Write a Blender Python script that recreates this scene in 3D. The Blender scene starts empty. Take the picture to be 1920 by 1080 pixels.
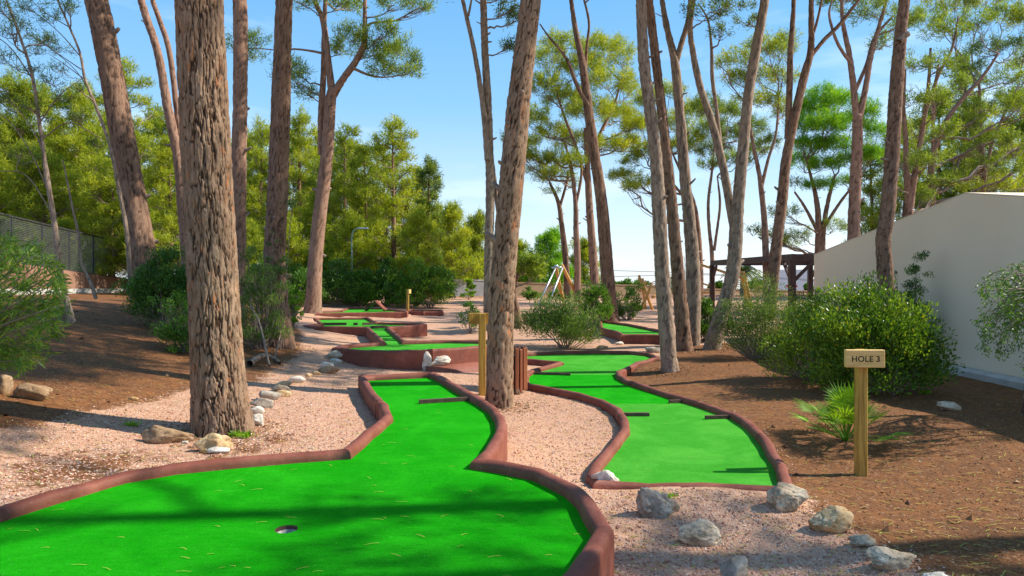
import bpy, math, random
import numpy as np
from mathutils import Vector, geometry

# ---------------------------------------------------------------- camera, sky, sun, exposure
SC = bpy.context.scene
COL = SC.collection
CAMZ, FPX, HOR = 1.65, 1280.0, 520.0
cam = bpy.data.cameras.new('camera')
cam.sensor_width = 36.0
cam.lens = 24.0
cam.shift_y = -(540.0 - HOR) / 1920.0
cam.clip_end = 3000
co = bpy.data.objects.new('camera', cam)
COL.objects.link(co)
co.location = (0, 0, CAMZ)
co.rotation_euler = (math.radians(90), 0, 0)
SC.camera = co

SUN_EL, SUN_AZ = math.radians(41), math.atan2(1.0, 0.09)     # azimuth from +Y towards +X
world = bpy.data.worlds.new('World')
SC.world = world
world.use_nodes = True
wn, wl = world.node_tree.nodes, world.node_tree.links
bg = wn['Background']
sky = wn.new('ShaderNodeTexSky')
sky.sky_type = 'NISHITA'
sky.sun_disc = False
sky.sun_elevation = SUN_EL
sky.sun_rotation = SUN_AZ
sky.air_density = 1.0
sky.dust_density = 0.5
sky.ozone_density = 2.0
bg.inputs['Strength'].default_value = 0.15
tc = wn.new('ShaderNodeTexCoord')
mp = wn.new('ShaderNodeMapping'); mp.inputs['Scale'].default_value = (1, 1, 5)
nz = wn.new('ShaderNodeTexNoise'); nz.inputs['Scale'].default_value = 2.6; nz.inputs['Detail'].default_value = 7; nz.inputs['Roughness'].default_value = .55
rp = wn.new('ShaderNodeValToRGB'); rp.color_ramp.elements[0].position = .50; rp.color_ramp.elements[1].position = .78
rp.color_ramp.elements[1].color = (.42, .42, .42, 1)
mx = wn.new('ShaderNodeMix'); mx.data_type = 'RGBA'
mx.inputs[7].default_value = (6.2, 6.6, 7.2, 1)
hs = wn.new('ShaderNodeHueSaturation'); hs.inputs['Saturation'].default_value = 1.22; hs.inputs['Hue'].default_value = .492; hs.inputs['Value'].default_value = 1.0
wl.new(tc.outputs['Generated'], mp.inputs['Vector']); wl.new(mp.outputs[0], nz.inputs['Vector'])
wl.new(nz.outputs[0], rp.inputs[0]); wl.new(rp.outputs[0], mx.inputs[0])
sx_ = wn.new('ShaderNodeSeparateXYZ'); wl.new(tc.outputs['Generated'], sx_.inputs[0])
gr_ = wn.new('ShaderNodeValToRGB'); el_ = gr_.color_ramp.elements; el_.new(.1); el_.new(.24); el_.new(.42)
for e_, (p_, c_) in zip(el_, ((0, (3.7, 4.1, 4.5, 1)), (.10, (2.9, 3.75, 4.5, 1)), (.24, (1.35, 2.75, 4.4, 1)), (.42, (.72, 2.1, 4.0, 1)), (1, (.35, 1.2, 2.9, 1)))): e_.position = p_; e_.color = tuple(q / 5 for q in c_[:3]) + (1,)
vm_ = wn.new('ShaderNodeMix'); vm_.data_type = 'RGBA'; vm_.blend_type = 'MULTIPLY'; vm_.inputs[0].default_value = 1; vm_.inputs[7].default_value = (5, 5, 5, 1); vm_.clamp_result = False
wl.new(sx_.outputs[2], gr_.inputs[0]); wl.new(gr_.outputs[0], vm_.inputs[6])
m2_ = wn.new('ShaderNodeMix'); m2_.data_type = 'RGBA'; m2_.inputs[0].default_value = .8
wl.new(sky.outputs[0], hs.inputs['Color']); wl.new(hs.outputs[0], m2_.inputs[6]); wl.new(vm_.outputs[2], m2_.inputs[7]); wl.new(m2_.outputs[2], mx.inputs[6]); wl.new(mx.outputs[2], bg.inputs['Color'])

sl = bpy.data.lights.new('sun', 'SUN')
sl.energy = 4.6
sl.angle = math.radians(0.5)
sl.color = (1.0, .93, .80)
so = bpy.data.objects.new('sun', sl)
COL.objects.link(so)
sd = Vector((math.sin(SUN_AZ) * math.cos(SUN_EL), math.cos(SUN_AZ) * math.cos(SUN_EL), math.sin(SUN_EL)))
so.rotation_euler = sd.to_track_quat('Z', 'Y').to_euler()
so.location = sd * 60
SC.view_settings.view_transform = 'Standard'
SC.view_settings.look = 'None'
SC.view_settings.gamma = 1
SC.view_settings.exposure = 0.72
SC.view_settings.use_curve_mapping = False

RG = np.random.default_rng(7)
random.seed(7)
TAU = 2 * math.pi

# ---------------------------------------------------------------- helpers: numbers
def at(px, py, z):
    Y = FPX * (CAMZ - z) / (py - HOR)
    return np.array([(px - 960) * Y / FPX, Y, z])
def atd(px, py, D):
    return np.array([(px - 960) * D / FPX, D, CAMZ - (py - HOR) * D / FPX])
def hsh(a, b=0, c=0, s=0):
    a, b, c = (np.asarray(q).astype(np.int64) & 0xffffffff for q in (a, b, c))
    h = (a * 374761393 + b * 668265263 + c * 2147483647 + s * 1274126177) & 0xffffffff
    h = ((h ^ (h >> 13)) * 1274126177) & 0xffffffff
    h = ((h ^ (h >> 15)) * 2246822519) & 0xffffffff
    h = h ^ (h >> 16)
    return h.astype(np.float64) / 4294967295.0
def vnoise(P, s=0):
    P = np.asarray(P, float); i = np.floor(P).astype(np.int64); f = P - i; f = f * f * (3 - 2 * f)
    r = 0
    for dx in (0, 1):
        wx = f[..., 0] if dx else 1 - f[..., 0]
        for dy in (0, 1):
            wy = f[..., 1] if dy else 1 - f[..., 1]
            for dz in (0, 1):
                wz = f[..., 2] if dz else 1 - f[..., 2]
                r = r + wx * wy * wz * hsh(i[..., 0] + dx, i[..., 1] + dy, i[..., 2] + dz, s)
    return r * 2 - 1
def fbm(P, o=4, s=0, g=.5):
    P = np.asarray(P, float); r = 0; a = 1
    for k in range(o):
        r = r + a * vnoise(P * 2 ** k + 17.3 * k, s + k); a *= g
    return r
def crom(pts, n):
    """smooth curve through points, n samples (pts k x m)"""
    pts = np.asarray(pts, float)
    P = np.vstack([2 * pts[0] - pts[1], pts, 2 * pts[-1] - pts[-2]])
    k = len(pts) - 1
    t = np.linspace(0, k, n) if np.isscalar(n) else np.asarray(n) * k
    i = np.clip(t.astype(int), 0, k - 1); u = (t - i)[:, None]
    a, b, c, d = P[i], P[i + 1], P[i + 2], P[i + 3]
    return .5 * (2 * b + (c - a) * u + (2 * a - 5 * b + 4 * c - d) * u ** 2 + (3 * b - a - 3 * c + d) * u ** 3)
def unit(v):
    return v / np.maximum(np.linalg.norm(v, axis=-1, keepdims=True), 1e-9)
def rdir(rng, n):
    return unit(rng.normal(size=(n, 3)))

# ---------------------------------------------------------------- helpers: objects
ORG = {}
def setp(o, label=None, cat=None, group=None, kind=None):
    if label: o['label'] = label
    if cat: o['category'] = cat
    if group: o['group'] = group
    if kind: o['kind'] = kind
    return o
def thing(name, loc, label, cat, group=None):
    o = bpy.data.objects.new(name, None); COL.objects.link(o)
    o.location = tuple(loc); o.empty_display_size = .2
    ORG[o] = np.array(loc, float)
    return setp(o, label, cat, group)
def mesh(name, V, F, smooth=True, attrs=None):
    V = np.asarray(V, np.float32)
    if isinstance(F, np.ndarray): F = [F]
    elif np.ndim(F[0]) == 1: F = [np.asarray(F)]
    F = [np.asarray(f, np.int32) for f in F if len(f)]
    me = bpy.data.meshes.new(name)
    me.vertices.add(len(V)); me.vertices.foreach_set('co', V.ravel())
    tot = np.concatenate([np.full(len(f), f.shape[1], np.int32) for f in F])
    idx = np.concatenate([f.ravel() for f in F])
    me.loops.add(len(idx)); me.loops.foreach_set('vertex_index', idx)
    me.polygons.add(len(tot))
    st = np.concatenate([[0], np.cumsum(tot)[:-1]]).astype(np.int32)
    me.polygons.foreach_set('loop_start', st)
    me.polygons.foreach_set('use_smooth', np.full(len(tot), smooth))
    me.update(calc_edges=True)
    for k, a in (attrs or {}).items():
        at_ = me.attributes.new(k, 'FLOAT', 'POINT'); at_.data.foreach_set('value', np.asarray(a, np.float32))
    return me
def mk(name, V, F, mat, parent=None, smooth=True, attrs=None, label=None, cat=None, group=None, kind=None, origin=None):
    V = np.asarray(V, float).reshape(-1, 3)
    if parent is not None: org = ORG[parent]
    elif origin is not None: org = np.array(origin, float)
    elif kind in ('structure', 'stuff'): org = np.zeros(3)
    else: org = np.array([V[:, 0].mean(), V[:, 1].mean(), V[:, 2].min()])
    o = bpy.data.objects.new(name, mesh(name, V - org, F, smooth, attrs)); COL.objects.link(o)
    o.data.materials.append(mat)
    if parent is not None: o.parent = parent
    else: o.location = tuple(org)
    ORG[o] = org
    return setp(o, label, cat, group, kind)
class MB:
    """collects shapes for one mesh"""
    def __init__(s): s.V = []; s.Q = []; s.T = []; s.n = 0; s.A = []
    def add(s, V, Q=None, T=None, a=None):
        V = np.asarray(V, float)
        s.V.append(V)
        if Q is not None and len(Q): s.Q.append(np.asarray(Q) + s.n)
        if T is not None and len(T): s.T.append(np.asarray(T) + s.n)
        s.A.append(np.full(len(V), .5) if a is None else np.broadcast_to(a, (len(V),)))
        s.n += len(V); return s
    def box(s, c, size, rz=0, rx=0, ry=0, bev=0.0):
        h = np.array(size, float) / 2
        if bev:
            b = min(bev, h.min() * .9); pts = []; 
            for sx in (-1, 1):
                for sy in (-1, 1):
                    for sz in (-1, 1):
                        q = np.array([sx, sy, sz]) * h
                        for ax in range(3):
                            p = q.copy()
                            for k in range(3):
                                if k != ax: p[k] -= (sx, sy, sz)[k] * b
                            pts.append(p)
            P = np.array(pts)
            import bmesh
            bm = bmesh.new()
            for p in P: bm.verts.new(p)
            r = bmesh.ops.convex_hull(bm, input=bm.verts)
            bm.verts.ensure_lookup_table(); bm.verts.index_update()
            T = [[v.index for v in f.verts] for f in bm.faces]; P = np.array([v.co[:] for v in bm.verts]); bm.free()
            Q = None
        else:
            P = np.array([[sx, sy, sz] for sx in (-1, 1) for sy in (-1, 1) for sz in (-1, 1)]) * h
            Q = [[0, 1, 3, 2], [4, 6, 7, 5], [0, 4, 5, 1], [2, 3, 7, 6], [0, 2, 6, 4], [1, 5, 7, 3]]; T = None
        def rot(P, a, i, j):
            if a:
                x, y = P[:, i].copy(), P[:, j].copy(); P[:, i] = x * math.cos(a) - y * math.sin(a); P[:, j] = x * math.sin(a) + y * math.cos(a)
            return P
        P = rot(P, rx, 1, 2); P = rot(P, -ry, 0, 2); P = rot(P, rz, 0, 1)
        return s.add(P + np.array(c), Q, T)
    def beam(s, a, b, w, h=None, up=(0, 0, 1)):
        """rectangular bar from a to b"""
        a, b = np.array(a, float), np.array(b, float); h = h or w
        t = unit(b - a); u = np.array(up, float)
        if abs(t @ u) > .95: u = np.array([0, 1., 0])
        x = unit(np.cross(t, u)); y = np.cross(x, t)
        V = [p + x * sx * w / 2 + y * sy * h / 2 for p in (a, b) for sx, sy in ((-1, -1), (1, -1), (1, 1), (-1, 1))]
        return s.add(V, [[0, 3, 2, 1], [4, 5, 6, 7], [0, 1, 5, 4], [1, 2, 6, 5], [2, 3, 7, 6], [3, 0, 4, 7]])
    def tube(s, pts, rad, n=8, a=None, cap=True):
        V, Q, fr = tubeg(pts, rad, n)
        T = []
        if cap:
            k = len(V); V = np.vstack([V, pts[0], pts[-1]]); m = len(pts)
            T = [[k, (i + 1) % n, i] for i in range(n)] + [[k + 1, (m - 1) * n + i, (m - 1) * n + (i + 1) % n] for i in range(n)]
        return s.add(V, Q, T, a)
    def build(s, name, mat, parent=None, smooth=False, **kw):
        V = np.vstack(s.V); F = []
        if s.Q: F.append(np.vstack(s.Q))
        if s.T: F.append(np.vstack(s.T))
        at_ = kw.pop('attrs', None)
        if kw.pop('tint', False): at_ = {'tint': np.concatenate(s.A)}
        return mk(name, V, F, mat, parent, smooth, attrs=at_, **kw)
def tubeg(pts, rad, n):
    pts = np.asarray(pts, float); m = len(pts); rad = np.broadcast_to(np.asarray(rad, float), (m,))
    T = unit(np.gradient(pts, axis=0))
    r0 = np.array([0, 1., 0]) if abs(T[0][1]) < .8 else np.array([1., 0, 0])
    U = np.zeros((m, 3)); u = unit(np.cross(r0, T[0]))
    for i in range(m):
        u = unit(u - T[i] * (u @ T[i])); U[i] = u
    W = np.cross(T, U)
    th = np.arange(n) / n * TAU
    c, s_ = np.cos(th), np.sin(th)
    V = pts[:, None] + rad[:, None, None] * (U[:, None] * c[None, :, None] + W[:, None] * s_[None, :, None])
    i = np.arange(m - 1)[:, None] * n; j = np.arange(n)[None]; k = (j + 1) % n
    Q = np.stack([i + j, i + k, i + n + k, i + n + j], -1).reshape(-1, 4)
    return V.reshape(-1, 3), Q, (U, W, th)

# ---------------------------------------------------------------- materials
def newmat(name):
    m = bpy.data.materials.new(name); m.use_nodes = True
    nt = m.node_tree; b = nt.nodes['Principled BSDF']
    b.inputs['Specular IOR Level'].default_value = .3
    return m, nt, nt.nodes, nt.links, b
def L3(c): return (c[0], c[1], c[2], 1)
def N(nt, t, **kw):
    n = nt.nodes.new(t)
    for k, v in kw.items():
        if k.startswith('i_'): n.inputs[k[2:].replace('_', ' ')].default_value = v
        else: setattr(n, k, v)
    return n
def ramp(nt, src, stops):
    r = nt.nodes.new('ShaderNodeValToRGB'); e = r.color_ramp.elements
    while len(e) < len(stops): e.new(.5)
    for el, (p, c) in zip(e, stops): el.position = p; el.color = L3(c) if len(c) == 3 else c
    nt.links.new(src, r.inputs[0]); return r.outputs[0]
def mixc(nt, f, a, b, mode='MIX'):
    m = nt.nodes.new('ShaderNodeMix'); m.data_type = 'RGBA'; m.blend_type = mode
    for s, v in ((0, f), (6, a), (7, b)):
        if hasattr(v, 'links'): nt.links.new(v, m.inputs[s])
        else: m.inputs[s].default_value = v if s == 0 else L3(v)
    return m.outputs[2]
def math_(nt, op, a, b=0.0, clamp=False):
    m = nt.nodes.new('ShaderNodeMath'); m.operation = op; m.use_clamp = clamp
    for i, v in enumerate((a, b)):
        if hasattr(v, 'links'): nt.links.new(v, m.inputs[i])
        else: m.inputs[i].default_value = v
    return m.outputs[0]
def pos(nt, scale=(1, 1, 1), obj=False):
    g = nt.nodes.new('ShaderNodeTexCoord') if obj else nt.nodes.new('ShaderNodeNewGeometry')
    mp = nt.nodes.new('ShaderNodeMapping'); mp.inputs['Scale'].default_value = scale
    nt.links.new(g.outputs['Object' if obj else 'Position'], mp.inputs[0]); return mp.outputs[0]
def noise(nt, vec, scale, detail=4, rough=.5, dist=0):
    n = N(nt, 'ShaderNodeTexNoise'); n.inputs['Scale'].default_value = scale; n.inputs['Detail'].default_value = detail
    n.inputs['Roughness'].default_value = rough; n.inputs['Distortion'].default_value = dist
    nt.links.new(vec, n.inputs['Vector']); return n
def voro(nt, vec, scale, feature='F1', rnd=1):
    n = N(nt, 'ShaderNodeTexVoronoi'); n.feature = feature; n.inputs['Scale'].default_value = scale; n.inputs['Randomness'].default_value = rnd
    nt.links.new(vec, n.inputs['Vector']); return n
def bump(nt, b, h, strength=.5, dist=.01, prev=None):
    n = N(nt, 'ShaderNodeBump'); n.inputs['Strength'].default_value = strength; n.inputs['Distance'].default_value = dist
    nt.links.new(h, n.inputs['Height'])
    if prev is not None: nt.links.new(prev, n.inputs['Normal'])
    nt.links.new(n.outputs[0], b.inputs['Normal']); return n.outputs[0]
def attr(nt, name):
    a = nt.nodes.new('ShaderNodeAttribute'); a.attribute_name = name; return a.outputs['Fac']

def m_simple(name, c1, c2, scale=8, rough=.6, bs=.2, bd=.004, metal=0, stretch=(1, 1, 1), detail=5, obj=False):
    m, nt, ns, ls, b = newmat(name)
    p = pos(nt, stretch, obj); n = noise(nt, p, scale, detail, .6)
    ls.new(ramp(nt, n.outputs[0], [(.3, c1), (.7, c2)]), b.inputs['Base Color'])
    b.inputs['Roughness'].default_value = rough; b.inputs['Metallic'].default_value = metal
    n2 = noise(nt, p, scale * 5, 4, .6); bump(nt, b, n2.outputs[0], bs, bd)
    return m

def m_ground():
    m, nt, ns, ls, b = newmat('ground')
    p = pos(nt)
    # gravel: crushed pink stone
    wz = noise(nt, p, 35, 2).outputs['Color']
    pw = mixc(nt, .012, p, wz, 'ADD')
    v = voro(nt, pw, 85); v2 = voro(nt, pw, 190)
    sep = nt.nodes.new('ShaderNodeSeparateColor'); ls.new(v.outputs['Color'], sep.inputs[0])
    sep2 = nt.nodes.new('ShaderNodeSeparateColor'); ls.new(v2.outputs['Color'], sep2.inputs[0])
    g1 = ramp(nt, sep.outputs[0], [(0, (.30, .12, .075)), (.25, (.48, .23, .145)), (.55, (.60, .335, .215)), (.8, (.68, .46, .33)), (1, (.42, .30, .23))])
    g2 = ramp(nt, sep2.outputs[1], [(0, (.28, .12, .07)), (.5, (.55, .30, .19)), (1, (.68, .45, .33))])
    gr = mixc(nt, .4, g1, g2)
    big = noise(nt, p, 1.3, 5, .6).outputs[0]
    gr = mixc(nt, ramp(nt, big, [(.35, (0, 0, 0)), (.7, (.45, .45, .45))]), gr, (.62, .36, .20))
    # needle and soil dust gathered on the gravel
    dus = noise(nt, p, 4.5, 6, .65).outputs[0]
    gr = mixc(nt, ramp(nt, dus, [(.52, (0, 0, 0)), (.68, (.65, .65, .65))]), gr, (.40, .21, .10))
    # soil
    n1 = noise(nt, p, 2.2, 8, .62).outputs[0]; n2 = noise(nt, p, 38, 6, .7).outputs[0]; n3 = noise(nt, p, 11, 5, .6).outputs[0]
    s1 = ramp(nt, n2, [(.30, (.050, .019, .008)), (.48, (.165, .062, .017)), (.62, (.28, .115, .032)), (.75, (.40, .20, .075))])
    s2 = ramp(nt, n3, [(.35, (.085, .033, .012)), (.65, (.30, .112, .028))])
    so_ = mixc(nt, .5, s1, s2)
    so_ = mixc(nt, ramp(nt, n1, [(.4, (0, 0, 0)), (.62, (.5, .5, .5))]), so_, (.13, .052, .019))
    vl = voro(nt, p, 60); sl_ = nt.nodes.new('ShaderNodeSeparateColor'); ls.new(vl.outputs['Color'], sl_.inputs[0])
    so_ = mixc(nt, ramp(nt, sl_.outputs[0], [(.93, (0, 0, 0)), (.95, (.5, .5, .5))]), so_, (.36, .22, .13))
    msk = attr(nt, 'soil')
    mn = noise(nt, p, 7, 7, .7).outputs[0]
    mm = math_(nt, 'ADD', msk, math_(nt, 'MULTIPLY', math_(nt, 'SUBTRACT', mn, .5), 1.1))
    mf = ramp(nt, mm, [(.42, (0, 0, 0)), (.58, (1, 1, 1))])
    ls.new(mixc(nt, mf, gr, so_), b.inputs['Base Color'])
    b.inputs['Roughness'].default_value = .9
    hg = math_(nt, 'SUBTRACT', 1.0, v.outputs['Distance']); 
    h = math_(nt, 'ADD', math_(nt, 'MULTIPLY', v.outputs['Distance'], -1.0), math_(nt, 'MULTIPLY', sep.outputs[1], .6))
    hm = N(nt, 'ShaderNodeMix'); hm.data_type = 'FLOAT'; ls.new(mf, hm.inputs[0]); ls.new(h, hm.inputs[2]); ls.new(math_(nt, 'MULTIPLY', n2, 1.8), hm.inputs[3])
    bump(nt, b, hm.outputs[0], .75, .009)
    return m
def m_pebble(name, cols):
    m, nt, ns, ls, b = newmat(name)
    c = ramp(nt, attr(nt, 'tint'), [(i / (len(cols) - 1), c) for i, c in enumerate(cols)])
    ls.new(c, b.inputs['Base Color']); b.inputs['Roughness'].default_value = .85
    return m
def m_kerb():
    m, nt, ns, ls, b = newmat('terracotta painted concrete')
    p = pos(nt)
    n1 = noise(nt, p, 3.5, 7, .65).outputs[0]; n2 = noise(nt, p, 40, 6, .7).outputs[0]
    c = ramp(nt, n1, [(.30, (.14, .038, .023)), (.5, (.205, .058, .036)), (.72, (.29, .098, .062))])
    c = mixc(nt, ramp(nt, n2, [(.56, (0, 0, 0)), (.70, (.55, .55, .55))]), c, (.30, .15, .11))
    n3 = noise(nt, p, 9, 8, .75, 1.2).outputs[0]
    c = mixc(nt, ramp(nt, n3, [(.64, (0, 0, 0)), (.68, (.65, .65, .65))]), c, (.33, .20, .15))
    n4 = noise(nt, pos(nt, (1, 1, .15)), 14, 4, .6).outputs[0]
    c = mixc(nt, ramp(nt, n4, [(.52, (0, 0, 0)), (.75, (.5, .5, .5))]), c, (.17, .055, .04))
    v = voro(nt, p, 55)
    c = mixc(nt, ramp(nt, v.outputs['Distance'], [(.0, (.9, .9, .9)), (.07, (0, 0, 0))]), c, (.10, .04, .03))
    ls.new(c, b.inputs['Base Color']); b.inputs['Roughness'].default_value = .62
    bn = bump(nt, b, n2, .5, .005); bump(nt, b, n1, .5, .02, bn)
    return m
def m_turf(name, c1, c2, c3):
    m, nt, ns, ls, b = newmat(name)
    p = pos(nt)
    n1 = noise(nt, p, 260, 3, .7).outputs[0]; n2 = noise(nt, p, 2.1, 6, .62, .6).outputs[0]; n3 = noise(nt, pos(nt, (1, 4, 1)), 9, 4, .6).outputs[0]
    c = ramp(nt, n1, [(.28, c1), (.55, c2), (.78, c3)])
    c = mixc(nt, ramp(nt, n2, [(.42, (0, 0, 0)), (.70, (.5, .5, .5))]), c, (c3[0] * 1.2 + .01, c3[1] * 1.1, c3[2] * 1.1 + .006))
    n5 = noise(nt, pos(nt, (1, 2.2, 1)), 1.1, 7, .7, 1.5).outputs[0]
    c = mixc(nt, ramp(nt, n5, [(.52, (0, 0, 0)), (.74, (.3, .3, .3))]), c, tuple(q * .8 for q in c1))
    nf = noise(nt, p, 130, 3, .8).outputs[0]
    c = mixc(nt, ramp(nt, nf, [(.30, (.65, .65, .65)), (.48, (0, 0, 0))]), c, tuple(q * .55 for q in c1))
    du = noise(nt, p, 45, 4, .75).outputs[0]
    c = mixc(nt, ramp(nt, du, [(.60, (0, 0, 0)), (.72, (.4, .4, .4))]), c, (.10, .50, .08))
    c = mixc(nt, ramp(nt, n3, [(.5, (0, 0, 0)), (.75, (.35, .35, .35))]), c, c1)
    sp = noise(nt, p, 120, 2, .5).outputs[0]
    c = mixc(nt, ramp(nt, sp, [(.71, (0, 0, 0)), (.76, (.5, .5, .5))]), c, (.35, .52, .22))
    ls.new(c, b.inputs['Base Color']); b.inputs['Roughness'].default_value = .8
    b.inputs['Specular IOR Level'].default_value = .04
    bn = bump(nt, b, n1, .9, .006); bump(nt, b, n3, .3, .01, bn)
    return m
def m_bark(name, deep, plate, light, orange, oamt=.5, scale=1.0):
    m, nt, ns, ls, b = newmat(name)
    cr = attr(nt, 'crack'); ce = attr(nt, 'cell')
    p = pos(nt, (1, 1, .35)); p2 = pos(nt, (1, 1, .22))
    n1 = noise(nt, p, 22 * scale, 8, .7).outputs[0]; n2 = noise(nt, p2, 60 * scale, 6, .75).outputs[0]; n3 = noise(nt, p, 3.0, 4, .6).outputs[0]
    pl = ramp(nt, n1, [(.3, plate), (.68, light)])
    pl = mixc(nt, math_(nt, 'MULTIPLY', ce, .45), pl, tuple(q * .62 for q in plate))
    pl = mixc(nt, ramp(nt, n2, [(.5, (0, 0, 0)), (.72, (.55, .55, .55))]), pl, tuple(min(1, q * 1.25 + .03) for q in light))
    oc = math_(nt, 'MULTIPLY', ramp(nt, math_(nt, 'ADD', ce, math_(nt, 'MULTIPLY', n1, .5)), [(.98, (0, 0, 0)), (1.06 if False else 1.0, (1, 1, 1))]), oamt)
    o2 = math_(nt, 'MULTIPLY', ramp(nt, noise(nt, p2, 13 * scale, 5, .7, .8).outputs[0], [(.58, (0, 0, 0)), (.68, (1, 1, 1))]), oamt)
    pl = mixc(nt, o2, pl, orange)
    pl = mixc(nt, math_(nt, 'MULTIPLY', ramp(nt, n3, [(.4, (0, 0, 0)), (.65, (1, 1, 1))]), .3), pl, tuple(q * .75 for q in plate))
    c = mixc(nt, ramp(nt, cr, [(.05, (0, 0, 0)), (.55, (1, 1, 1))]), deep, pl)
    ls.new(c, b.inputs['Base Color']); b.inputs['Roughness'].default_value = .9
    b.inputs['Specular IOR Level'].default_value = .15
    h = math_(nt, 'ADD', n1, math_(nt, 'MULTIPLY', n2, .6))
    bump(nt, b, h, .8, .012)
    return m
def m_leaf(name, dark, mid, light, trans=.35, rough=.5, extra=None):
    m, nt, ns, ls, b = newmat(name)
    if name.endswith('needles'): dark, mid, light = (tuple(min(.5, q * k_) for q, k_ in zip(c, (3.1, 2.75, 1.5))) for c in (dark, mid, light)); trans = .5
    if 'leaves' in name: dark, mid, light = (tuple(min(.55, q * k_) for q, k_ in zip(c, (1.2, 1.25, 1.1))) for c in (dark, mid, light)); trans += .1
    t = attr(nt, 'tint')
    st = [(0, dark), (.5, mid), (.93, light)]
    if extra: st[-1] = (.9, light); st.append((.97, extra))
    c = ramp(nt, t, st)
    ls.new(c, b.inputs['Base Color']); b.inputs['Roughness'].default_value = rough
    tr = N(nt, 'ShaderNodeBsdfTranslucent'); ls.new(mixc(nt, 1, c, (1.35, 1.25, .5), 'MULTIPLY'), tr.inputs['Color'])
    mixs = N(nt, 'ShaderNodeMixShader'); mixs.inputs[0].default_value = trans
    ls.new(b.outputs[0], mixs.inputs[1]); ls.new(tr.outputs[0], mixs.inputs[2]); ls.new(mixs.outputs[0], ns['Material Output'].inputs['Surface'])
    return m
def m_wood(name, c1, c2, rough=.6, axis='z'):
    m, nt, ns, ls, b = newmat(name)
    st = {'z': (1, 1, .06), 'x': (.06, 1, 1), 'y': (1, .06, 1)}[axis]
    p = pos(nt, st); n1 = noise(nt, p, 45, 6, .6, .6).outputs[0]; n2 = noise(nt, pos(nt), 4, 4).outputs[0]
    c = ramp(nt, n1, [(.3, c1), (.65, c2)])
    c = mixc(nt, ramp(nt, n2, [(.4, (0, 0, 0)), (.7, (.4, .4, .4))]), c, tuple(q * .7 for q in c1))
    v = voro(nt, pos(nt, (1, 1, .6)), 7)
    c = mixc(nt, ramp(nt, v.outputs['Distance'], [(.045, (.8, .8, .8)), (.09, (0, 0, 0))]), c, tuple(q * .35 for q in c1))
    ls.new(c, b.inputs['Base Color']); b.inputs['Roughness'].default_value = rough
    bump(nt, b, n1, .3, .003); return m
def m_rock(name, c1, c2, c3, scale=9):
    m, nt, ns, ls, b = newmat(name)
    p = pos(nt); n1 = noise(nt, p, scale, 9, .68, .5).outputs[0]; n2 = noise(nt, p, scale * 5, 7, .7).outputs[0]; n3 = noise(nt, p, scale * .6, 3).outputs[0]
    c = ramp(nt, n1, [(.32, c1), (.5, c2), (.66, c3)])
    c = mixc(nt, ramp(nt, n2, [(.52, (0, 0, 0)), (.7, (.5, .5, .5))]), c, tuple(q * .45 for q in c1))
    c = mixc(nt, ramp(nt, n3, [(.5, (0, 0, 0)), (.68, (.5, .5, .5))]), c, (.36, .22, .11))
    ls.new(c, b.inputs['Base Color']); b.inputs['Roughness'].default_value = .85
    bn = bump(nt, b, n1, .7, .02); bump(nt, b, n2, .7, .008, bn); return m
def m_plaster():
    m, nt, ns, ls, b = newmat('beige render')
    p = pos(nt); n1 = noise(nt, p, .8, 6, .6).outputs[0]; n2 = noise(nt, p, 140, 3, .6).outputs[0]
    c = ramp(nt, n1, [(.3, (.86, .70, .51)), (.7, (.91, .75, .56))])
    st = noise(nt, pos(nt, (1, 1, .12)), 5, 5, .6).outputs[0]
    c = mixc(nt, ramp(nt, st, [(.6, (0, 0, 0)), (.8, (.25, .25, .25))]), c, (.73, .60, .44))
    ls.new(c, b.inputs['Base Color']); b.inputs['Roughness'].default_value = .9
    bump(nt, b, n2, .25, .003); return m

M = {}
M['ground'] = m_ground()
M['gravel'] = m_pebble('pink crushed stone', [(.26, .10, .065), (.46, .21, .135), (.58, .32, .21), (.68, .48, .36), (.38, .26, .21)])
M['litter'] = m_pebble('dry needle and bark litter', [(.05, .02, .01), (.11, .045, .016), (.22, .09, .03), (.30, .135, .05), (.38, .25, .14)])
M['needle_dry'] = m_pebble('dry pine needles', [(.30, .42, .05), (.48, .42, .08), (.5, .32, .1)])
M['kerb'] = m_kerb()
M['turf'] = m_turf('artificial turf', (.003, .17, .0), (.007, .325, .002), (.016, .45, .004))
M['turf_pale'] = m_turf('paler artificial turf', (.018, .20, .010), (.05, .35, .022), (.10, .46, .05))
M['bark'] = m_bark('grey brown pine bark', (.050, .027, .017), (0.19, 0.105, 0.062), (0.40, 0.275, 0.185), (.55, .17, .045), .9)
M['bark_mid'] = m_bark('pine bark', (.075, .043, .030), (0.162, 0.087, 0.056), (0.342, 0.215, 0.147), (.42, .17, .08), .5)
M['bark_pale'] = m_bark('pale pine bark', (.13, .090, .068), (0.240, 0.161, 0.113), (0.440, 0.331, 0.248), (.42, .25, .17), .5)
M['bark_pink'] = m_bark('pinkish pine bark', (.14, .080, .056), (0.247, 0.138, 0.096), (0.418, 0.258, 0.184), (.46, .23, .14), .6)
M['twig'] = m_simple('twig bark', (.16, .11, .085), (.33, .25, .20), 12, .9, .3, .004)
M['pine_y'] = m_leaf('sunny pine needles', (.030, .055, .010), (.105, .145, .018), (.22, .26, .03))
M['pine_g'] = m_leaf('green pine needles', (.024, .045, .010), (.080, .120, .018), (.17, .21, .028))
M['pine_d'] = m_leaf('dark pine needles', (.018, .032, .014), (.045, .075, .025), (.09, .13, .04))
M['pine_b'] = m_leaf('bright round pine needles', (.020, .055, .008), (.055, .155, .012), (.12, .26, .02))
M['pine_o'] = m_leaf('olive pine needles', (.020, .040, .012), (.056, .094, .020), (.11, .16, .035), extra=(.26, .15, .03))
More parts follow.
